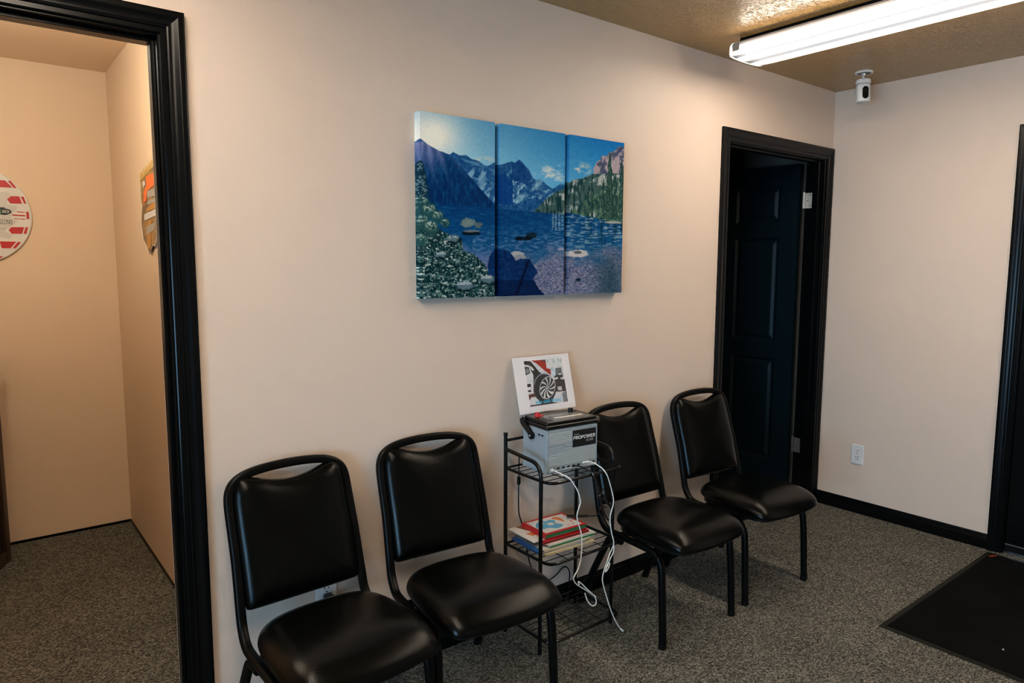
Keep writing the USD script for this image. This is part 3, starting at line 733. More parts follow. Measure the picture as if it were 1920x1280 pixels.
# left side: recess frame, slots
P('side_border', [bx(-.0014, .001, .006, .011, .012, BH - .012, .0004), bx(-.0014, .001, BD - .011, BD - .006, .012, BH - .012, .0004), bx(-.0014, .001, .006, BD - .006, .012, .017, .0004), bx(-.003, .001, .004, .075, .138, .149, .0006)], 'battery_grey', smooth=False)
for y in (.016, .036):
    P('side_slot', bx(-.0038, .0, y, y + .014, .1405, .1465, .0004), 'dark_slot', smooth=False)
P('lid', [bx(-.003, BW + .003, -.003, BD + .003, BH, BH + .016, .003), bx(.004, BW - .002, .006, BD - .002, BH + .014, BH + .030, .004)], 'black_plastic', smooth=False, label='black two-step lid')
P('lid_label', bx(.040, .222, .012, .108, BH + .0295, BH + .0304, .0002), 'label_grey', smooth=False, label='glossy dark grey lid label')
P('lid_sticker', bx(.070, .205, .040, .056, BH + .030, BH + .0309, .0002), 'label_white', smooth=False, label='white strip sticker')
P('lid_sticker', [bx(.060 + .0125 * i, .070 + .0125 * i, .076, .082, BH + .030, BH + .0308, .0001) for i in range(10)], 'letter_grey', smooth=False, label='row of grey print')
def cap(x, y, m_, lab):
    p_ = P('terminal_cap', lathe([(0, .0), (.0135, 0), (.013, .010), (.0105, .012), (.0095, .026), (.008, .028), (0, .028)][::-1], 16, (x, y, BH + .018)), m_, label=lab)
    P('clip', bx(x + .008, x + .026, y - .006, y + .004, BH + .030, BH + .034, .001), m_, smooth=False, parent=p_)
cap(.034, .108, 'red_cap', 'red terminal cap'); cap(.196, .108, 'black_plastic', 'black terminal cap')
hd = P('handle', [sweep(cat([(-.005, .156, BH + .020), (-.007, .146, BH + .006), (-.0075, .122, BH - .008), (-.0075, .100, BH - .022), (-.007, .086, BH - .036)], 5), rrect(.027, .008, .003, 2), up=(1, 0, 0), fixed=True), lathe([(0, 0), (.0145, 0), (.0145, .010), (.013, .011), (0, .011)], 18).apply_transform(trimesh.transformations.rotation_matrix(-math.pi / 2, [0, 1, 0])).apply_translation((-.003, .087, BH - .034))], 'black_plastic', label='black carry handle folded against the left end')
P('handle_screw', lathe([(0, 0), (.0035, 0), (.003, .002), (0, .0025)], 12).apply_transform(trimesh.transformations.rotation_matrix(-math.pi / 2, [0, 1, 0])).apply_translation((-.0155, .087, BH - .034)), 'letter_white', parent=hd)

# ================================================================== COUNTER CARD (tyre advert)
def to_lin(c):
    c = np.asarray(c, float) / 255
    return np.where(c <= .04045, c / 12.92, ((c + .055) / 1.055) ** 2.4)
def homog(uv, px):
    A = []; b = []
    for (u, v), (x, y) in zip(uv, px):
        A += [[u, v, 1, 0, 0, 0, -u * x, -v * x], [0, 0, 0, u, v, 1, -u * y, -v * y]]; b += [x, y]
    h = np.append(np.linalg.solve(np.array(A, float), np.array(b, float)), 1).reshape(3, 3)
    return h
def warp(h, u, v):
    w = h[2, 0] * u + h[2, 1] * v + h[2, 2]
    return (h[0, 0] * u + h[0, 1] * v + h[0, 2]) / w, (h[1, 0] * u + h[1, 1] * v + h[1, 2]) / w
def inpoly(x, y, pts):
    pts = np.asarray(pts, float); inside = np.zeros(x.shape, bool); j = len(pts) - 1
    for i in range(len(pts)):
        xi, yi = pts[i]; xj, yj = pts[j]
        inside ^= ((yi > y) != (yj > y)) & (x < (xj - xi) * (y - yi) / (yj - yi + 1e-12) + xi)
        j = i
    return inside
def sheet(nu, nv, fn, O, U, V, N, lift):
    """coloured grid: fn(u, v) -> (n, m, 3) sRGB 0-255; u along U from O, v downwards along V"""
    u, v = np.meshgrid(np.linspace(0, 1, nu), np.linspace(0, 1, nv), indexing='ij')
    col = to_lin(np.clip(fn(u, v), 0, 255)).reshape(-1, 3)
    p = np.asarray(O) + u[..., None] * np.asarray(U) + v[..., None] * np.asarray(V) + np.asarray(N) * lift
    idx = np.arange(nu * nv).reshape(nu, nv)
    q = np.stack([idx[:-1, :-1], idx[:-1, 1:], idx[1:, 1:], idx[1:, :-1]], -1).reshape(-1, 4)
    f = np.vstack([q[:, [0, 1, 2]], q[:, [0, 2, 3]]])
    return trimesh.Trimesh(p.reshape(-1, 3), f, process=False), col
def n2(x, y, s, o=4, seed=0):
    return n2s(.82 * x + .57 * y, .82 * y - .57 * x, s, o, seed) if seed in (1, 2, 3, 5, 12, 91, 99, 84, 85, 87, 31, 71) else n2s(x, y, s, o, seed)
def n2s(x, y, s, o=4, seed=0):
    return mk.fbm(np.stack([x / s, y / s, np.full_like(x, 3.7)], -1), o, seed)

PH = homog([(0, 0), (1, 0), (1, 1), (0, 1)], [(145, 255), (975, 180), (1115, 965), (275, 1085)])
def advert(u, v):
    x, y = warp(PH, u, v)
    C = np.zeros(u.shape + (3,)) + (222, 220, 224)
    def put(mask, c, a=1.0):
        mm = (mask * a)[..., None]
        C[:] = C * (1 - mm) + np.asarray(c, float) * mm
    photo = (u > .188) & (u < .862) & (v > .070) & (v < .882)
    n = n2(x, y, 26., 4, 3); n_f = n2(x, y, 9., 3, 5)
    P_ = np.zeros_like(C) + (58, 56, 56)
    save = C.copy(); C[:] = P_
    put(inpoly(x, y, [(300, 290), (660, 250), (900, 240), (960, 560), (780, 560), (560, 460), (420, 300)]), (200, 200, 208))
    put(inpoly(x, y, [(435, 288), (640, 275), (660, 400), (720, 410), (728, 500), (640, 440), (520, 340)]), (150, 34, 24))
    put(inpoly(x, y, [(560, 285), (640, 275), (645, 305)]), (60, 58, 60))
    put(inpoly(x, y, [(300, 290), (420, 300), (520, 420), (560, 470), (480, 560), (430, 420), (400, 330), (310, 350)]), (34, 36, 34))
    put(inpoly(x, y, [(410, 365), (440, 380), (475, 420), (455, 440), (420, 400)]), (206, 206, 208))
    put(inpoly(x, y, [(312, 345), (400, 360), (430, 440), (465, 500), (470, 740), (480, 770), (385, 790), (345, 560)]), (206, 207, 212))
    put(inpoly(x, y, [(330, 375), (395, 380), (420, 470), (350, 505)]), (52, 58, 62)); put(((x - 375) / 30) ** 2 + ((y - 440) / 34) ** 2 < 1, (150, 158, 162), .7)
    put(inpoly(x, y, [(365, 630), (430, 622), (432, 670), (378, 680)]), (36, 36, 38)); put(inpoly(x, y, [(385, 722), (430, 715), (438, 742), (388, 748)]), (36, 36, 38))
    put(inpoly(x, y, [(385, 785), (480, 770), (520, 840), (400, 880)]), (92, 50, 50))
    put(inpoly(x, y, [(735, 400), (880, 390), (905, 560), (770, 560)]), (96, 104, 104)); put(inpoly(x, y, [(738, 400), (790, 398), (800, 520), (765, 540)]), (176, 196, 208))
    put(inpoly(x, y, [(760, 545), (800, 500), (900, 460), (915, 640), (800, 660)]), (50, 52, 52)); put(inpoly(x, y, [(760, 540), (830, 530), (835, 552), (775, 568)]), (205, 208, 212)); put(inpoly(x, y, [(835, 480), (890, 470), (892, 490), (840, 498)]), (200, 204, 208)); put(inpoly(x, y, [(868, 535), (905, 530), (908, 565), (875, 560)]), (190, 194, 198))
    put(inpoly(x, y, [(800, 600), (930, 600), (960, 730), (800, 745)]), (62, 50, 50)); put(inpoly(x, y, [(830, 670), (890, 660), (900, 720), (840, 725)]), (172, 176, 182))
    put(inpoly(x, y, [(800, 745), (955, 735), (985, 930), (820, 950), (760, 880)]), (196, 200, 206)); put(inpoly(x, y, [(900, 760), (955, 740), (985, 930), (930, 930)]), (120, 122, 126))
    put(inpoly(x, y, [(405, 880), (440, 825), (520, 815), (580, 930), (420, 960)]), (204, 205, 208)); put(inpoly(x, y, [(415, 945), (800, 900), (980, 915), (985, 960), (425, 1000)]), (66, 50, 48))
    # tyre and rim
    te = ((x - 640) / 168) ** 2 + ((y - 685) / 212) ** 2 + .0000045 * (x - 640) * (y - 685) * -1
    put(((x - 590) / 118) ** 2 + ((y - 690) / 185) ** 2 < 1, (64, 66, 70)); put(te < 1, (40, 41, 44)); put((te < 1) & (te > .86) & (y < 640), (128, 134, 146))
    ca, sa = math.cos(-.22), math.sin(-.22)
    X_, Y_ = (x - 678) * ca - (y - 685) * sa, (x - 678) * sa + (y - 685) * ca
    ri = np.sqrt((X_ / 116) ** 2 + (Y_ / 170) ** 2)
    put(ri < 1, (190, 192, 196)); put(ri < .93, (44, 45, 47))
    an = np.arctan2(Y_ / 170, X_ / 116)
    sp = np.abs(np.mod(an * 10 / np.pi + 2 * ri, 2) - 1)
    put((ri < .9) & (ri > .16) & (sp < .34 + .2 * ri * 0), (196, 198, 202)); put((ri < .9) & (ri > .2) & (sp < .5) & (Y_ > 30), (214, 214, 216), .8); put(ri < .16, (150, 152, 156))
    C[:] = C * (.86 + .28 * n[..., None]) + (n_f[..., None] - .5) * 26
    put((u > .575) & (u < .855) & (v > .045) & (v < .205), (210, 214, 216))
    C[:] = np.where(photo[..., None] | ((u > .575) & (u < .855) & (v > .045) & (v < .205))[..., None], C, save)
    return C
BL = np.array([-2.393, -.068, .8660]); UX = np.array([.279, -.012, 0.]); UX /= np.linalg.norm(UX)
TLp = np.array([-2.393, -.0125, 1.080])
UZ = TLp - BL; UZ -= UX * (UZ @ UX); PHt = np.linalg.norm(UZ); UZ /= PHt
NP = np.cross(UX, UZ); PWd = .283
cd = Thing('advert_card', 'white letter-size tyre advert card leaning on the wall atop the battery', 'sign', tuple(BL + UX * PWd / 2))
def pbox(x0, x1, z0, z1, d0, d1):
    t = bx(x0, x1, z0, z1, d0, d1, .0004); M = np.eye(4); M[:3, 0] = UX; M[:3, 1] = UZ; M[:3, 2] = NP; M[:3, 3] = BL; t.apply_transform(M); return t
board = cd.part('board', pbox(0, PWd, 0, PHt, -.003, 0), 'paper_white', False)
ms, cl = sheet(210, 162, advert, BL + UZ * PHt, UX * PWd, -UZ * PHt, NP, .0003)
cd.part('print', ms, 'print_gloss', colors=cl, label='printed photo of a car, tyre and wheel')
def ptext(s, h, u, v, w, m_, bold=False):
    cd.part('lettering', text(s, h, BL + UX * PWd * u + UZ * PHt * (1 - v) + NP * .0004, UX, UZ, NP, depth=.0003, bold=bold, width=w), m_, False)
ptext('K', .0165, .592, .155, .016, 'teal_ink'); ptext('&', .0165, .680, .155, .020, 'teal_ink'); ptext('N', .0165, .790, .155, .019, 'teal_ink')
cd.part('small_print', [pbox(PWd * (.612 + .021 * i), PWd * (.629 + .021 * i), PHt * .815, PHt * .829, .0003, .0006) for i in range(11)], 'pale_ink', False, label='illegible grey line of small print')
ptext('We sell tires!', .0125, .285, .853, .130, 'cyan_ink', bold=True)

# ================================================================== CABLES
def wire(pts, r, n=5, k=8):
    return sweep(cat(pts, n), circ(r, k))
c1 = [(-2.382, -.243, .688), (-2.388, -.254, .692), (-2.393, -.276, .693), (-2.381, -.3, .684), (-2.366, -.318, .673), (-2.352, -.327, .652), (-2.331, -.329, .618), (-2.319, -.33, .579), (-2.324, -.33, .56), (-2.335, -.33, .522), (-2.312, -.33, .453), (-2.309, -.33, .388), (-2.32, -.33, .332), (-2.343, -.33, .302), (-2.348, -.33, .29), (-2.334, -.33, .267), (-2.283, -.331, .227), (-2.239, -.331, .19), (-2.228, -.33, .16), (-2.246, -.328, .154), (-2.27, -.327, .179), (-2.286, -.327, .216)]
w1 = Thing('charging_cable', 'white charging cable looped at its end, from the battery left port', 'cable', (-2.376, -.2285, .6825), group='white charging cables')
w1.part('cord', wire(c1, .0024), 'cable_white')
w1.part('plug', sweep([(-2.3755, -.2285, .6825), (-2.383, -.245, .6885), (-2.388, -.254, .6920)], circ(.0048, 10)), 'cable_white')
w1.part('tail', wire([(-2.322, -.333, .262), (-2.326, -.333, .275), (-2.31, -.334, .262), (-2.28, -.335, .231), (-2.245, -.335, .197), (-2.236, -.335, .189)], .0024), 'cable_white')
c2 = [(-2.215, -.246, .690), (-2.214, -.268, .696), (-2.205, -.287, .692), (-2.190, -.312, .6755), (-2.179, -.324, .655), (-2.168, -.326, .631), (-2.147, -.326, .575), (-2.142, -.328, .535), (-2.161, -.33, .482), (-2.152, -.33, .422), (-2.138, -.33, .373), (-2.161, -.33, .334), (-2.175, -.33, .305), (-2.192, -.33, .27), (-2.196, -.33, .241), (-2.184, -.331, .198), (-2.147, -.334, .1), (-2.115, -.337, .040), (-2.090, -.340, .006)]
w2 = Thing('charging_cable', 'white charging cable reaching the carpet, from the battery right port', 'cable', (-2.215, -.246, .690), group='white charging cables')
w2.part('cord', wire(c2, .0024), 'cable_white')
w2.part('plug', sweep([(-2.216, -.235, .684), (-2.215, -.252, .691), (-2.2145, -.264, .695)], circ(.0048, 10)), 'cable_white')
w2.part('cable_tie', wire([(-2.139, -.331, .380), (-2.142, -.334, .345), (-2.160, -.334, .318), (-2.186, -.334, .276), (-2.172, -.334, .281), (-2.160, -.334, .302)], .0022), 'cable_white', label='folded loop of the cable')
w2.part('tip', rod((-2.098, -.3392, .016), (-2.086, -.3403, .0045), .0042, 10), 'cable_white')
bk = Thing('cable_bundle', 'coiled black power cord hanging under the battery at the rack right side', 'cable', (-2.27, -.25, .69))
A_ = [(-2.278, -.238, .682), (-2.262, -.262, .686), (-2.254, -.290, .679), (-2.250, -.312, .6735), (-2.244, -.326, .655), (-2.225, -.327, .615), (-2.212, -.322, .589), (-2.195, -.318, .545), (-2.185, -.315, .515), (-2.160, -.31, .478), (-2.148, -.31, .462), (-2.128, -.308, .470), (-2.130, -.308, .500), (-2.160, -.31, .535), (-2.195, -.315, .565), (-2.225, -.32, .61), (-2.235, -.322, .63)]
bk.part('cord', wire(A_, .0028), 'cord_black')
for o in (0, 1, 2):
    d = np.array([.008 * o + .004, .006 * o, -.007 * o])
    lp = np.array([(-2.236, -.318, .630), (-2.222, -.318, .600), (-2.206, -.316, .560), (-2.186, -.312, .512), (-2.158, -.308, .468), (-2.136, -.304, .462), (-2.126, -.304, .482), (-2.140, -.306, .515), (-2.172, -.310, .555), (-2.204, -.314, .590), (-2.224, -.316, .622)]) + d * np.array([1, 1, .6])
    bk.part('coil', sweep(cat(lp, 4, True), circ(.0028, 8), closed=True), 'cord_black')
bk.part('twist_tie', sweep(cat([(-2.215, -.326, .578), (-2.190, -.322, .592), (-2.176, -.300, .586), (-2.200, -.300, .572)], 4, True), circ(.0035, 8), closed=True), 'cord_black')
bk.part('tail', wire([(-2.150, -.300, .512), (-2.141, -.262, .500), (-2.114, -.224, .461), (-2.106, -.203, .441), (-2.118, -.185, .436), (-2.132, -.170, .4355)], .0028), 'cord_black')
bk.part('connector', sweep([(-2.128, -.174, .4355), (-2.165, -.152, .4365), (-2.200, -.130, .437)], circ(.0058, 10)), 'cord_black')
kc = Thing('black_cord', 'thin black cord with an inline switch dropping behind the rack left side', 'cable', (-2.37, -.035, .69))
kc.part('cord', wire([(-2.374, -.040, .690), (-2.370, -.033, .649), (-2.368, -.030, .595), (-2.369, -.030, .541), (-2.367, -.030, .461), (-2.351, -.030, .411), (-2.330, -.028, .33), (-2.316, -.026, .268), (-2.305, -.026, .232), (-2.287, -.026, .193), (-2.27, -.026, .15), (-2.248, -.026, .128), (-2.207, -.026, .129), (-2.161, -.026, .142), (-2.123, -.026, .165), (-2.097, -.026, .157), (-2.083, -.026, .127), (-2.083, -.024, .093), (-2.084, -.024, .053), (-2.10, -.026, .012)], .0026), 'black_plastic')
kc.part('inline_switch', rhull(.014, .012, .034, .004, 1).apply_translation((-2.3685, -.030, .592)), 'black_plastic', 30)

# ================================================================== BOOKS ON THE MIDDLE SHELF
def book(name, label, cx, cy, z0, w, d, h, rot, cover, pages='book_white', hard=True):
    t = Thing(name, label, 'magazine' if name == 'magazine' else 'book', (cx, cy, z0), rot, group='books piled on the middle rack shelf')
    ct = .0016 if hard else .0006
    t.part('cover', [bx(-w / 2, w / 2, -d / 2, d / 2, 0, ct, .0003), bx(-w / 2, w / 2, -d / 2, d / 2, h - ct, h, .0003), bx(-w / 2, -w / 2 + ct, -d / 2, d / 2, 0, h, .0003)], cover, False, local=True)
    t.part('pages', bx(-w / 2 + ct, w / 2 - .002, -d / 2 + .0015, d / 2 - .0015, ct, h - ct), pages, False, local=True)
    return t
bz = .3645
book('picture_book', 'pale yellow thin book at the bottom of the pile', -2.285, -.158, bz, .245, .185, .006, -.05, 'book_cream', 'book_cream', False); bz += .006
book('picture_book', 'bright blue thin book low in the pile on the rack', -2.315, -.150, bz, .225, .180, .008, -.07, 'book_blue', 'book_cream'); bz += .008
book('picture_book', 'white book with cream edge in the lower pile', -2.290, -.150, bz, .235, .185, .006, -.04, 'book_white', 'book_cream', False); bz += .006
book('picture_book', 'green thin book between two white ones in the pile', -2.265, -.152, bz, .225, .175, .006, -.03, 'book_green', 'book_green', False); bz += .005
tb = book('picture_book', 'white thin book directly under the red one', -2.263, -.148, bz, .235, .180, .006, -.03, 'book_white', 'book_white', False); bz += .006
tb = book('picture_book', 'glossy dark red picture book under the top book', -2.278, -.140, bz, .225, .165, .009, -.05, 'book_red', 'book_dark')
for (x, y) in ((.060, -.055), (.088, -.03), (-.05, -.06), (-.075, -.05)):
    tb.part('cover_mark', ext(circ(.006, 10), .0004, O=(x, y, .009)), 'book_orange', False, local=True)
bz += .009
tb = book('magazine', 'white and brown magazine sticking out at the left of the pile', -2.332, -.118, bz, .190, .165, .004, -.03, 'paper_white', 'book_white', False)
tb.part('cover_picture', ext([(-.062, .078), (.09, .078), (.09, -.078), (-.010, -.078)], .0005, O=(0, 0, .004)), 'book_brown', False, local=True, label='brown cover picture')
tb.part('cover_mark', ext([(-.07, .0), (-.03, .0), (-.02, -.03), (-.06, -.03)], .0005, O=(0, 0, .004)), 'book_orange', False, local=True)
bz += .0045
tb = book('board_book', 'red-bordered board book with blue picture on top of the pile', -2.272, -.134, bz, .205, .155, .017, -.05, 'book_red', 'book_green')
tb.part('cover_picture', bx(-.090, .090, -.064, .064, .017, .0174), 'paper_white', False, local=True, label='white cover panel')
tb.part('cover_shape', [ext(cat([(-.075, .0), (-.055, .030), (-.02, .042), (.0, .03), (.012, .04), (.03, .02), (.015, -.005), (.03, -.035), (-.01, -.05), (-.035, -.03), (-.07, -.025)], 4, True), .0004, O=(-.01, .002, .0174))], 'book_cyan', False, local=True, label='blue figure on the cover')
tb.part('cover_shape', [ext(cat([(.02, .045), (.05, .05), (.055, .02), (.045, -.01), (.035, .02)], 4, True), .0004, O=(0, 0, .0174)), ext(circ(.006, 10), .0004, O=(.07, -.02, .0174)), ext(circ(.005, 10), .0004, O=(.06, -.045, .0174)), ext(circ(.004, 10), .0004, O=(.035, -.048, .0174))], 'book_orange', False, local=True)
tb.part('cover_shape', [bx(-.03, -.004, -.012, .012, .0176, .0181), bx(-.055, -.035, .012, .026, .0176, .0181)], 'book_white', False, local=True)
bz += .017
book_top = bz

# ================================================================== WALL ART (three canvases)
PX = [[(92, 87), (543, 163), (530, 1203), (92, 1215)], [(575, 165), (961, 222), (953, 1190), (572, 1198)], [(985, 237), (1314, 285), (1298, 1178), (985, 1190)]]
def lake(h):
    def fn(u, v):
        x, y = warp(h, u, v)
        C = np.zeros(u.shape + (3,))
        def put(mask, c, a=1.0):
            mm = np.clip(np.asarray(mask, float) * a, 0, 1)[..., None]
            C[:] = C * (1 - mm) + np.asarray(c, float) * mm
        def below(pts, soft=3.0):
            p = np.array(pts, float)
            return np.clip((y - np.interp(x, p[:, 0], p[:, 1])) / soft + .5, 0, 1) * (x >= p[0, 0]) * (x <= p[-1, 0])
        a = n2(x, y, 60., 4, 1); b = n2(x, y, 16., 4, 2); c = n2(x, y * 2.2, 9., 3, 7); e = n2(x * 2.5, y, 30., 4, 9); fine = n2(x, y, 7., 2, 12)
        rough = (n2(x, y * 0 + 5, 20., 4, 20) - .5) * 44
        # sky
        t = np.clip((x - 90) / 1220, 0, 1)
        C[:] = np.stack([186 - 168 * t ** .72, 204 - 104 * t ** .85, 212 - 44 * t], -1)
        C[:] += ((y - 190) / 400)[..., None] * np.array([50, 44, 30])
        put(np.exp(-(((x - 175) / 150) ** 2 + ((y - 240) / 130) ** 2)), (242, 238, 226), 1.0)
        cl_ = np.clip((n2(x, y * 1.6, 42., 4, 31) - .47) * 7, 0, 1)
        put(cl_ * np.exp(-(((x - 910) / 120) ** 2 + ((y - 455) / 52) ** 2) ** 2), (214, 216, 214), .85); put(cl_ * np.exp(-(((x - 1050) / 70) ** 2 + ((y - 450) / 40) ** 2) ** 2), (196, 196, 194)); put(cl_ * np.exp(-(((x - 460) / 80) ** 2 + ((y - 390) / 24) ** 2) ** 2), (196, 198, 196), .8)
        # far ridge
        R1 = [(60, 285), (130, 290), (215, 335), (270, 352), (290, 338), (330, 360), (372, 358), (400, 380), (440, 392), (480, 420), (505, 422), (543, 400), (575, 408), (640, 390), (660, 400), (684, 378), (712, 405), (745, 440), (770, 495), (790, 500), (810, 492), (850, 530), (884, 552), (940, 520), (990, 540), (1040, 540)]
        rr = [(p[0], p[1]) for p in R1]
        far = np.clip((y + rough * .25 - np.interp(x, *np.array(rr).T)) / 3 + .5, 0, 1) * (x < 1030)
        put(far, (52, 96, 142))
        put(far * np.clip((e - .35) * 2.2, 0, 1), (24, 62, 112), .9); put(far * np.clip((n2(x + y * .5, y - x * .4, 9., 3, 47) - .5) * 5, 0, 1), (86, 130, 170), .45)
        snow = np.clip((n2(x + y * .6, y * .5, 34., 4, 41) - .52) * 9, 0, 1)
        put(far * snow * np.clip((y - 400) / 60, 0, 1) * (y < 640) * (x > 300), (150, 186, 206), .75)
        put(far * np.clip((n2(x * .5, y * 1.6 - x * .4, 30., 3, 44) - .55) * 9, 0, 1) * (x < 560) * (y < 520), (120, 160, 190), .6)
        put(inpoly(x, y, [(612, 440), (640, 470), (640, 400), (690, 385), (745, 450), (760, 520), (700, 560), (650, 520)]), (34, 68, 124), .55)
        put(inpoly(x + rough * .6, y, [(648, 500), (700, 515), (740, 540), (690, 560), (680, 630), (655, 655), (645, 560)]) * np.clip((n2(x * 1.3 + y * .5, y * .6, 15., 4, 45) - .40) * 6, 0, 1), (160, 194, 212), .8); put(inpoly(x + rough, y, [(760, 510), (830, 540), (880, 560), (800, 620), (740, 610), (800, 570)]) * np.clip((n2(x * .7 + y, y * 1.2 - x * .6, 20., 4, 46) - .47) * 7, 0, 1), (150, 186, 206), .75)
        put(inpoly(x, y, [(556, 470), (600, 462), (648, 520), (645, 650), (556, 640)]), (24, 66, 128), .7)
        # near dark slope left
        near = below([(60, 262), (96, 258), (135, 290), (180, 320), (225, 340), (270, 362), (340, 430), (400, 500), (460, 570), (510, 625), (545, 665)], 6) * (x < 548)
        put(near, (18, 54, 98)); put(near * np.clip((n2(x * 2.2, y * .7, 24., 4, 51) - .42) * 4, 0, 1), (42, 96, 142), .55)
        for k, (sx, sl) in enumerate([(105, -.10), (140, .12), (180, .35), (225, .62)]):
            put(np.exp(-((x - sx - sl * (y - 265)) / 16) ** 2) * np.clip((y - 262) / 20, 0, 1) * np.exp(-np.maximum(y - 262, 0) / 110) * near, (186, 176, 212), .85)
        put(np.exp(-(((x - 150) / 90) ** 2 + ((y - 350) / 90) ** 2)) * near, (150, 142, 190), .45)
        # right slopes of panels two and three
        slope = below([(770, 690), (840, 620), (905, 570), (960, 548), (1010, 512), (1060, 505), (1125, 475), (1160, 470), (1225, 470), (1320, 462)], 5)
        put(slope, (78, 98, 98)); put(slope * np.clip((n2(x * .6 + y * .9, y * .8 - x * .5, 40., 4, 61) - .50) * 9, 0, 1), (192, 194, 194), .8)
        tr_ = np.clip((n2(x * 3.2, y * .55, 26., 4, 62) - .47) * 9, 0, 1)
        put(slope * tr_, (28, 56, 60), .8)
        put(below([(960, 715), (1040, 670), (1130, 600), (1200, 560), (1320, 545)], 10) * np.clip((b - .38) * 4, 0, 1), (96, 122, 100), .8)
        cliff = below([(1128, 480), (1130, 440), (1150, 400), (1172, 385), (1180, 362), (1205, 368), (1222, 345), (1255, 335), (1275, 308), (1300, 305), (1320, 318)], 4) * (y < 478 - (x - 1128) * .06)
        put(cliff, (164, 152, 160)); put(cliff * np.clip((n2(x * 1.2 + y * .3, y * .8, 22., 4, 71) - .46) * 8, 0, 1), (70, 76, 104), .85)
        for cx, top_, w_ in ((1227, 348, 22), (1300, 385, 17), (1262, 470, 12), (1190, 520, 10), (1120, 560, 9)):
            ww = (w_ * np.clip((y - top_) / 330, 0, 1) ** .6 + 2) * (.6 + .8 * n2(x * .2, y, 9., 2, 77))
            put((np.abs(x - cx - 3 * np.sin(y / 14)) < ww) & (y > top_) & (y < 745), (52, 74, 70), .95); put((np.abs(x - cx + 3) < ww * .6) & (y > top_ + 10) & (y < 740) & (fine > .55), (112, 132, 118), .45)
        # lake
        shore = [(60, 648), (160, 650), (540, 672), (700, 685), (800, 692), (900, 700), (985, 712), (1080, 728), (1160, 742), (1320, 782)]
        wat = below(shore, 3)
        tt = np.clip((y - 640) / 560, 0, 1)
        wc = np.stack([10 + 88 * tt ** 1.5, 66 + 50 * tt ** 1.4, 112 + 30 * tt], -1)
        C[:] = C * (1 - wat[..., None]) + wc * wat[..., None]
        put(wat * np.clip((n2(x * .55, y * 2.6, 16., 4, 81) - .50) * 6, 0, 1), (60, 120, 162), .38)
        put(wat * np.clip((n2(x * .5, y * 3, 14., 4, 82) - .52) * 8, 0, 1) * np.clip((x - 860) / 120, 0, 1) * np.clip((1040 - y) / 200, 0, 1), (168, 186, 196), .75)
        put(wat * np.clip((n2(x * 2.4, y * .5, 40., 3, 83) - .46) * 6, 0, 1) * np.clip((x - 1040) / 160, 0, 1) * np.clip((980 - y) / 200, 0, 1), (24, 56, 64), .7)
        for sx in (888, 905, 925, 944):
            put(wat * np.exp(-((x - sx) / 6) ** 2) * (y < 800) * (n2(x, y * 3, 9., 2, 86) > .45), (196, 206, 210), .55)
        sh_ = np.clip((y - 900 + (n2(x, y, 80., 3, 84) - .5) * 260 + (x - 900) * .02) / 120, 0, 1) * wat
        put(sh_, (112, 114, 142), .9); put(sh_ * np.clip((n2(x, y * 1.4, 8., 3, 85) - .5) * 6, 0, 1), (172, 162, 178), .65); put(sh_ * np.clip((.46 - n2(x, y * 1.4, 9., 3, 87)) * 7, 0, 1), (52, 62, 96), .7)
        put(sh_ * np.exp(-((x - 420) / 150) ** 2 - ((y - 900) / 120) ** 2), (96, 118, 176), .8); put(wat * np.exp(-((x - 1230) / 90) ** 2) * np.clip((y - 900) / 160, 0, 1), (36, 62, 74), .6)
        put(wat * np.clip((n2(x * .6, y * 2.2, 13., 4, 88) - .5) * 7, 0, 1) * np.exp(-((y - 880) / 70) ** 2) * (x > 400) * (x < 1010), (136, 150, 190), .6)
        # stones in the water
        for cx, cy, ax_, ay_, col in ((690, 850, 32, 14, (26, 34, 46)), (760, 832, 34, 20, (36, 48, 62)), (735, 850, 26, 12, (20, 28, 40)), (1040, 952, 70, 24, (190, 186, 188)), (940, 915, 24, 9, (150, 150, 170)), (1250, 765, 60, 9, (150, 156, 150)), (395, 825, 62, 14, (24, 32, 42)), (1045, 1105, 16, 12, (30, 50, 70)), (670, 945, 50, 20, (168, 170, 176)), (690, 965, 40, 18, (140, 142, 152))):
            put(np.clip((1 - (((x - cx) / ax_) ** 2 + ((y - cy) / ay_) ** 2)) * 3 + (b - .5) * 3, 0, 1), col, .95)
        put(np.clip((1 - (((x - 1040) / 26) ** 2 + ((y - 945) / 10) ** 2)) * 3, 0, 1), (60, 66, 74), .7); put(np.clip((1 - (((x - 395) / 55) ** 2 + ((y - 812) / 7) ** 2)) * 3, 0, 1), (128, 132, 134), .8)
        put(np.clip((1 - (((x - 375) / 48) ** 2 + ((y - 762) / 30) ** 2)) * 3 + (fine - .5) * 5, 0, 1), (126, 136, 132), .9); put(np.clip((1 - (((x - 435) / 26) ** 2 + ((y - 775) / 18) ** 2)) * 3 + (fine - .5) * 5, 0, 1), (104, 112, 110), .9)
        # boulder
        bo = inpoly(x + (a - .5) * 30, y + (b - .5) * 20, [(490, 1030), (505, 960), (543, 915), (600, 918), (628, 930), (662, 985), (700, 972), (742, 972), (792, 1040), (795, 1060), (765, 1098), (845, 1200), (560, 1205), (500, 1120)])
        put(bo, (26, 50, 92)); put(bo * np.clip((b - .44) * 4, 0, 1), (46, 80, 130), .55); put(bo * (y > 1100), (16, 34, 66), .55); put(bo * np.exp(-((x - 735 + (y - 1000) * .35) / 9) ** 2) * (y > 980), (10, 22, 46), .8)
        # left bank: grass, bushes, conifer
        bank = inpoly(x + (a - .5) * 50, y + (b - .5) * 36, [(40, 700), (150, 760), (250, 830), (330, 860), (340, 930), (430, 960), (480, 1010), (500, 1080), (545, 1100), (545, 1230), (40, 1230)])
        g_ = n2(x * 1.5, y * .8, 9., 4, 91)
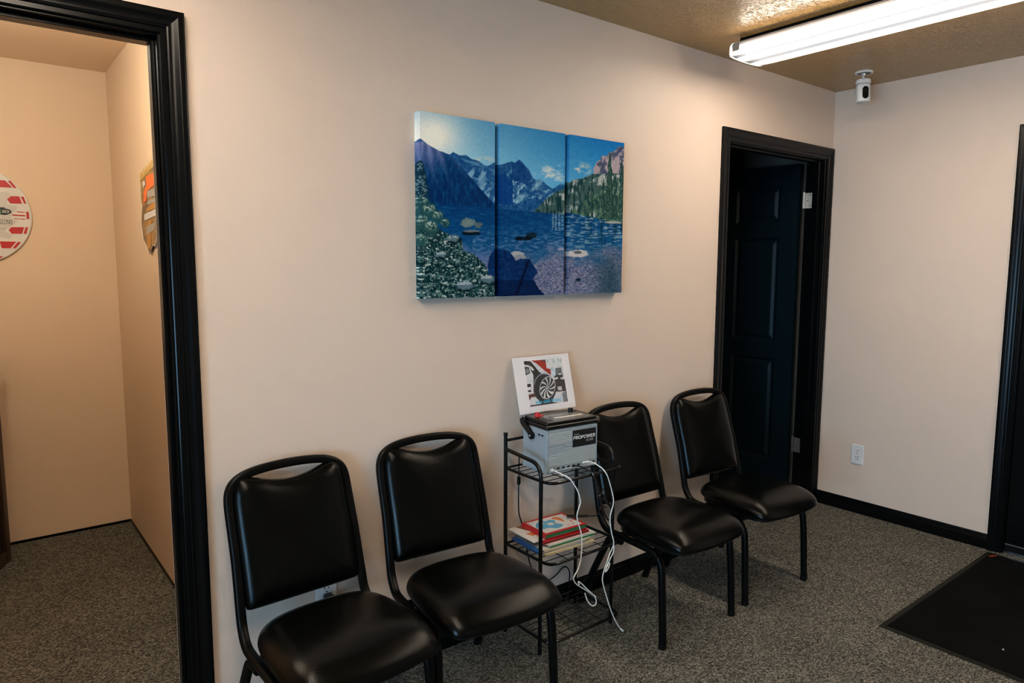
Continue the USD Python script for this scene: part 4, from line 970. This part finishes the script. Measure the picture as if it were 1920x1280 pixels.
        put(bank, (26, 52, 58)); put(bank * np.clip((g_ - .46) * 5, 0, 1), (112, 138, 134), .85); put(bank * np.clip((n2(x, y * 2, 13., 4, 92) - .56) * 8, 0, 1), (206, 216, 212), .9); put(bank * np.clip((.42 - b) * 6, 0, 1), (12, 34, 42), .85)
        for cx, cy, ax_, ay_ in ((285, 855, 44, 26), (205, 952, 44, 18), (350, 1135, 60, 34), (490, 1100, 50, 28)):
            dd = np.sqrt(((x - cx + (b - .5) * 40) / ax_) ** 2 + ((y - cy + (fine - .5) * 22) / ay_) ** 2)
            put(np.clip((1.12 - np.sqrt(((x - cx - 6) / ax_) ** 2 + ((y - cy - 8) / ay_) ** 2)) * 3, 0, 1), (16, 32, 42), .75); put(np.clip((1 - dd) * 3, 0, 1), (112, 130, 142), .85); put(np.clip((1 - dd) * 3, 0, 1) * (y < cy - ay_ * .1) * (fine > .45), (178, 190, 196), .7)
        for cx, cy, rad in ((95, 640, 55), (140, 690, 58), (190, 720, 44), (100, 760, 60), (235, 765, 34), (150, 790, 56), (80, 860, 50)):
            rr2 = np.sqrt((x - cx) ** 2 + (y - cy) ** 2) / rad
            put(np.clip((1 - rr2) * 4 + (fine - .5) * 4, 0, 1), (52, 82, 84), .9); put(np.clip((1 - rr2 - .15) * 3, 0, 1) * np.clip((fine - .44) * 8, 0, 1) * np.clip((cy + rad * .5 - y) / rad, 0, 1), (186, 200, 188), .9)
        cw = (46 * np.clip((y - 385) / 200, 0, 1) ** .7 + 6) * (.55 + .9 * n2(x * .1, y, 11., 2, 95))
        put((x - 92 < cw) & (y > 385) & (y < 600), (34, 60, 74), .9); put((x - 92 < cw * .8) & (y > 400) & (y < 600) & (fine > .56), (132, 152, 160), .7)
        C[:] = np.clip(C + (n2(x, y, 5., 2, 99)[..., None] - .5) * 26, 0, 255)
        return 120 + (C - np.array([124., 121., 122.])) * np.array([1.24, 1.18, 1.16])
    return fn
AZ0, AZ1, AD = 1.323, 1.954, .037
for i, (x0, x1, lab) in enumerate(((-2.806, -2.492, 'left canvas of the lake triptych, with sun glow and grassy bank'), (-2.466, -2.146, 'middle canvas of the lake triptych, with snowy peak and dark boulder'), (-2.122, -1.809, 'right canvas of the lake triptych, with pink cliff and tall conifers'))):
    t = Thing('canvas_print', lab, 'wall art', ((x0 + x1) / 2, 0, AZ0), group='canvases of the lake triptych')
    h = homog([(0, 0), (1, 0), (1, 1), (0, 1)], PX[i])
    fn = lake(h)
    t.part('stretcher', bx(x0 + .002, x1 - .002, -AD + .002, -.001, AZ0 + .002, AZ1 - .002), 'sign_pale', False)
    wd, hg = x1 - x0, AZ1 - AZ0
    nu, nv = 150, 300
    ms, cl = sheet(nu, nv, fn, (x0, -AD, AZ1), (wd, 0, 0), (0, 0, -hg), (0, -1, 0), 0)
    meshes, cols = [ms], [cl]
    # wrapped edges: the picture continues round the sides
    side = {'l': ((x0, 0, AZ1), (0, -AD, 0), (0, 0, -hg), lambda u, v: fn(.04 - .04 * u + 0 * v, v)), 'r': ((x1, -AD, AZ1), (0, AD, 0), (0, 0, -hg), lambda u, v: fn(1 - .04 * u, v))}
    for O_, U_, V_, ff in side.values():
        m2, c2_ = sheet(8, nv, ff, O_, U_, V_, (0, 0, 0), 0); meshes.append(m2); cols.append(c2_)
    m2, c2_ = sheet(nu, 6, lambda u, v: fn(u, .03 - .03 * v), (x0, 0, AZ1), (wd, 0, 0), (0, -AD, 0), (0, 0, 0), 0); meshes.append(m2); cols.append(c2_)
    m2, c2_ = sheet(nu, 6, lambda u, v: fn(u, 1 - .03 * v), (x0, -AD, AZ0), (wd, 0, 0), (0, AD, 0), (0, 0, 0), 0); meshes.append(m2); cols.append(c2_)
    t.part('canvas', trimesh.util.concatenate(meshes), 'print', colors=np.vstack(cols), label='printed canvas wrapped round the edges')

# ================================================================== OFFICE AT LEFT
SCX, SCZ, SR = -3.991, 1.677, .238
ds = Thing('round_sign', 'round white metal sign with red stripes on the far office wall', 'sign', (SCX, 2.19, SCZ))
XO, ZO, NO = (1, 0, 0), (0, 0, 1), (0, -1, 0)
def off(poly, y, th):
    return ext(poly, th, O=(0, y, 0), X=XO, Y=ZO, Z=NO)
a_ = np.linspace(0, 2 * np.pi, 73)[:-1]
prof = [(0, 0.0), (SR, 0.0), (SR, .012), (SR - .004, .016), (SR - .008, .016), (0, .016)]
dsk = lathe(prof, 72); dsk.apply_transform(trimesh.transformations.rotation_matrix(math.pi / 2, [1, 0, 0])); dsk.apply_translation((SCX, 2.19, SCZ))
ds.part('disc', dsk, 'sign_white', 30)
YS = 2.174
stripes = [[(-4.02, 1.847), (-3.854, 1.847), (-3.826, 1.814), (-4.02, 1.810)], [(-3.844, 1.847), (-3.831, 1.846), (-3.808, 1.813), (-3.821, 1.813)], [(-3.851, 1.755), (-3.835, 1.772), (-3.801, 1.773), (-3.791, 1.738), (-3.839, 1.736)], [(-3.795, 1.772), (-3.783, 1.772), (-3.774, 1.739), (-3.783, 1.739)],
           [(-3.818, 1.699), (-3.782, 1.697), (-3.782, 1.694), (-3.812, 1.695)], [(-3.836, 1.683), (-3.782, 1.682), (-3.782, 1.676), (-3.834, 1.677)], [(-3.834, 1.665), (-3.783, 1.663), (-3.783, 1.660), (-3.826, 1.662)], [(-3.777, 1.699), (-3.767, 1.699), (-3.766, 1.663), (-3.777, 1.663)],
           [(-3.854, 1.605), (-3.843, 1.620), (-3.790, 1.622), (-3.800, 1.589), (-3.843, 1.588)], [(-3.784, 1.622), (-3.774, 1.621), (-3.782, 1.589), (-3.794, 1.589)], [(-3.893, 1.549), (-3.827, 1.549), (-3.851, 1.516), (-3.888, 1.516)], [(-3.820, 1.548), (-3.807, 1.547), (-3.831, 1.516), (-3.844, 1.516)], [(-4.0, 1.478), (-3.884, 1.476), (-3.902, 1.463), (-4.0, 1.462)]]
for s_ in stripes:
    ds.part('red_stripe', off(s_, YS, .0016), 'sign_red', False)
gear = [(-4.08, 1.79), (-3.878, 1.788), (-3.851, 1.796), (-3.837, 1.781), (-3.856, 1.735), (-3.840, 1.726), (-3.816, 1.727), (-3.812, 1.715), (-3.822, 1.700), (-3.840, 1.690), (-3.838, 1.660), (-3.814, 1.649), (-3.830, 1.634), (-3.862, 1.612), (-3.869, 1.600), (-3.839, 1.578), (-3.853, 1.562), (-3.891, 1.571), (-4.08, 1.57)]
ds.part('gear_relief', [off(gear, YS, .0009), off([(x * .90 + SCX * .10, z * .90 + SCZ * .10) for x, z in gear], YS - .0008, .0012)], 'sign_relief', 20, label='pale embossed gear shape')
ds.part('badge', off([(-3.905, 1.715), (-3.861, 1.716), (-3.865, 1.711), (-3.846, 1.707), (-3.840, 1.703), (-3.837, 1.691), (-3.850, 1.683), (-3.865, 1.678), (-3.890, 1.681)], YS - .0018, .0014), 'sign_black', False, label='black badge')
ds.part('badge_green', off([(-3.905, 1.712), (-3.882, 1.712), (-3.879, 1.684), (-3.905, 1.684)], YS - .0022, .0014), 'sign_green', False)
ds.part('lettering', text('GO!', .0125, (-3.8755, YS - .003, 1.6895), XO, ZO, NO, bold=True, width=.028, shear=.15), 'sign_white', False)
ds.part('lettering', text('SIONS', .0225, (-3.8900, YS - .0018, 1.6335), XO, ZO, NO, width=.054), 'sign_black', False)
ds.part('small_print', [off([(-3.890 + .007 * i, 1.609), (-3.885 + .007 * i, 1.609), (-3.885 + .007 * i, 1.613), (-3.890 + .007 * i, 1.613)], YS - .0018, .0008) for i in range(4)], 'sign_grey', False)

js = Thing('jagged_sign', 'brown and gold sign with spiked top edge on the office side wall', 'sign', (-3.389, 1.18, 1.67))
def offx(poly, x, th):
    return ext(poly, th, O=(x, 0, 0), X=(0, 1, 0), Y=(0, 0, 1), Z=(-1, 0, 0))
shield = [(1.377, 1.812), (1.18, 1.836), (.982, 1.860), (.977, 1.824), (.983, 1.785), (.980, 1.713), (.992, 1.659), (1.062, 1.593), (1.124, 1.538), (1.146, 1.516), (1.190, 1.521), (1.270, 1.487), (1.376, 1.549), (1.401, 1.627), (1.370, 1.690), (1.388, 1.727)]
js.part('plate', [offx(shield, -3.399, .0018)], 'sign_brown', False)
js.part('plate_rim', sweep(np.array([(-3.3995, y, z) for y, z in shield]), circ(.0028, 6), closed=True), 'sign_pale', 30, label='pale edge of the plate')
js.part('spacer', [bx(-3.399, -3.389, 1.15, 1.25, 1.60, 1.75)], 'sign_grey', False)
for k, yy in enumerate(np.linspace(1.365, .995, 13)):
    zb = 1.813 + (1.377 - yy) / .395 * .047
    js.part('spike', offx([(yy + .013, zb - .010), (yy - .013, zb - .008), (yy - .004, zb + .012), (yy + .001, zb + .026), (yy + .008, zb + .010)], -3.4, .0022), 'sign_gold', False)
js.part('orange_mark', offx([(1.242, 1.813), (1.081, 1.814), (1.099, 1.763), (1.240, 1.751), (1.269, 1.711), (1.329, 1.707), (1.307, 1.753), (1.253, 1.772)], -3.4012, .0015), 'sign_orange', False)
js.part('grey_band', offx([(1.24, 1.751), (1.038, 1.752), (1.045, 1.721), (1.247, 1.721)], -3.4012, .0012), 'sign_grey', False)
js.part('grey_band', offx([(1.241, 1.709), (1.068, 1.712), (1.071, 1.697), (1.245, 1.692)], -3.4012, .0012), 'sign_grey', False)
js.part('white_band', offx([(1.319, 1.657), (1.047, 1.668), (1.054, 1.642), (1.320, 1.629)], -3.4018, .0012), 'sign_pale', False)
js.part('white_mark', offx([(1.072, 1.815), (1.023, 1.813), (1.025, 1.763), (1.074, 1.757)], -3.4018, .0012), 'sign_pale', False)
js.part('white_mark', offx([(1.321, 1.797), (1.276, 1.797), (1.266, 1.781), (1.312, 1.769)], -3.4018, .0012), 'sign_pale', False)
js.part('amber_flash', offx([(1.258, 1.679), (.998, 1.721), (1.026, 1.672), (1.281, 1.665)], -3.4010, .0010), 'sign_amber', False)
js.part('amber_flash', offx([(1.18, 1.625), (1.24, 1.63), (1.30, 1.55), (1.27, 1.50), (1.22, 1.52)], -3.4010, .0010), 'sign_amber', False)
js.part('grey_band', offx([(1.288, 1.602), (1.109, 1.613), (1.125, 1.584), (1.297, 1.567)], -3.4012, .0012), 'sign_grey', False)

# unseen bowl added under the office bulb to keep its light off the floor
lp = Thing('added_bowl_shade', 'added bowl blocking bulb light from the office floor, outside the picture at left', 'added shade', (-4.15, .80, H))
lp.part('bowl', lathe([(0, -.400), (.06, -.392), (.105, -.370), (.125, -.345), (.119, -.345), (.10, -.366), (.058, -.386), (0, -.394)], 32, (-4.15, .80, H)), 'hinge_metal', 40)
lp.part('canopy', lathe([(0, 0), (.06, 0), (.055, -.02), (0, -.024)][::-1], 24, (-4.15, .80, H)), 'hinge_metal', 40)
lp.part('rod', [rod((-4.15 + .10 * math.cos(a), .80 + .10 * math.sin(a), H - .362), (-4.15 + .05 * math.cos(a), .80 + .05 * math.sin(a), H - .01), .003, 6) for a in (0, 2.1, 4.2)], 'hinge_metal')

# dark cabinet at the picture edge
cb = Thing('cabinet', 'dark brown wooden cabinet at the far left edge inside the office', 'cabinet', (-3.958, 1.959, 0), rot=math.atan2(.91, .414))
def cbp(*a, **k):
    return cb.part(*a, local=True, **k)
cbp('carcass', bx(-.50, -.002, .004, .30, .03, 1.04, .002), 'wood_black', smooth=False)
cbp('stile', bx(-.040, 0, -.010, .008, .0, 1.05, .003), 'wood_dark', smooth=False); cbp('stile', bx(-.50, -.46, -.010, .008, .0, 1.05, .003), 'wood_dark', smooth=False)
cbp('rail', bx(-.46, -.04, -.010, .008, .0, .062, .003), 'wood_dark', smooth=False); cbp('rail', bx(-.46, -.04, -.010, .008, 0.98, 1.05, .003), 'wood_dark', smooth=False)
cbp('top', bx(-.51, .01, -.015, .305, 1.05, 1.075, .003), 'wood_dark', smooth=False)

# small wall blemishes
solo('nail_hole', ext(circ(.004, 10), .0015, O=(0, -.118, .300), X=(0, 1, 0), Y=(0, 0, 1), Z=(-1, 0, 0)), 'pale_edge', 'small filled nail hole left of the right-wall outlet', 'nail hole')
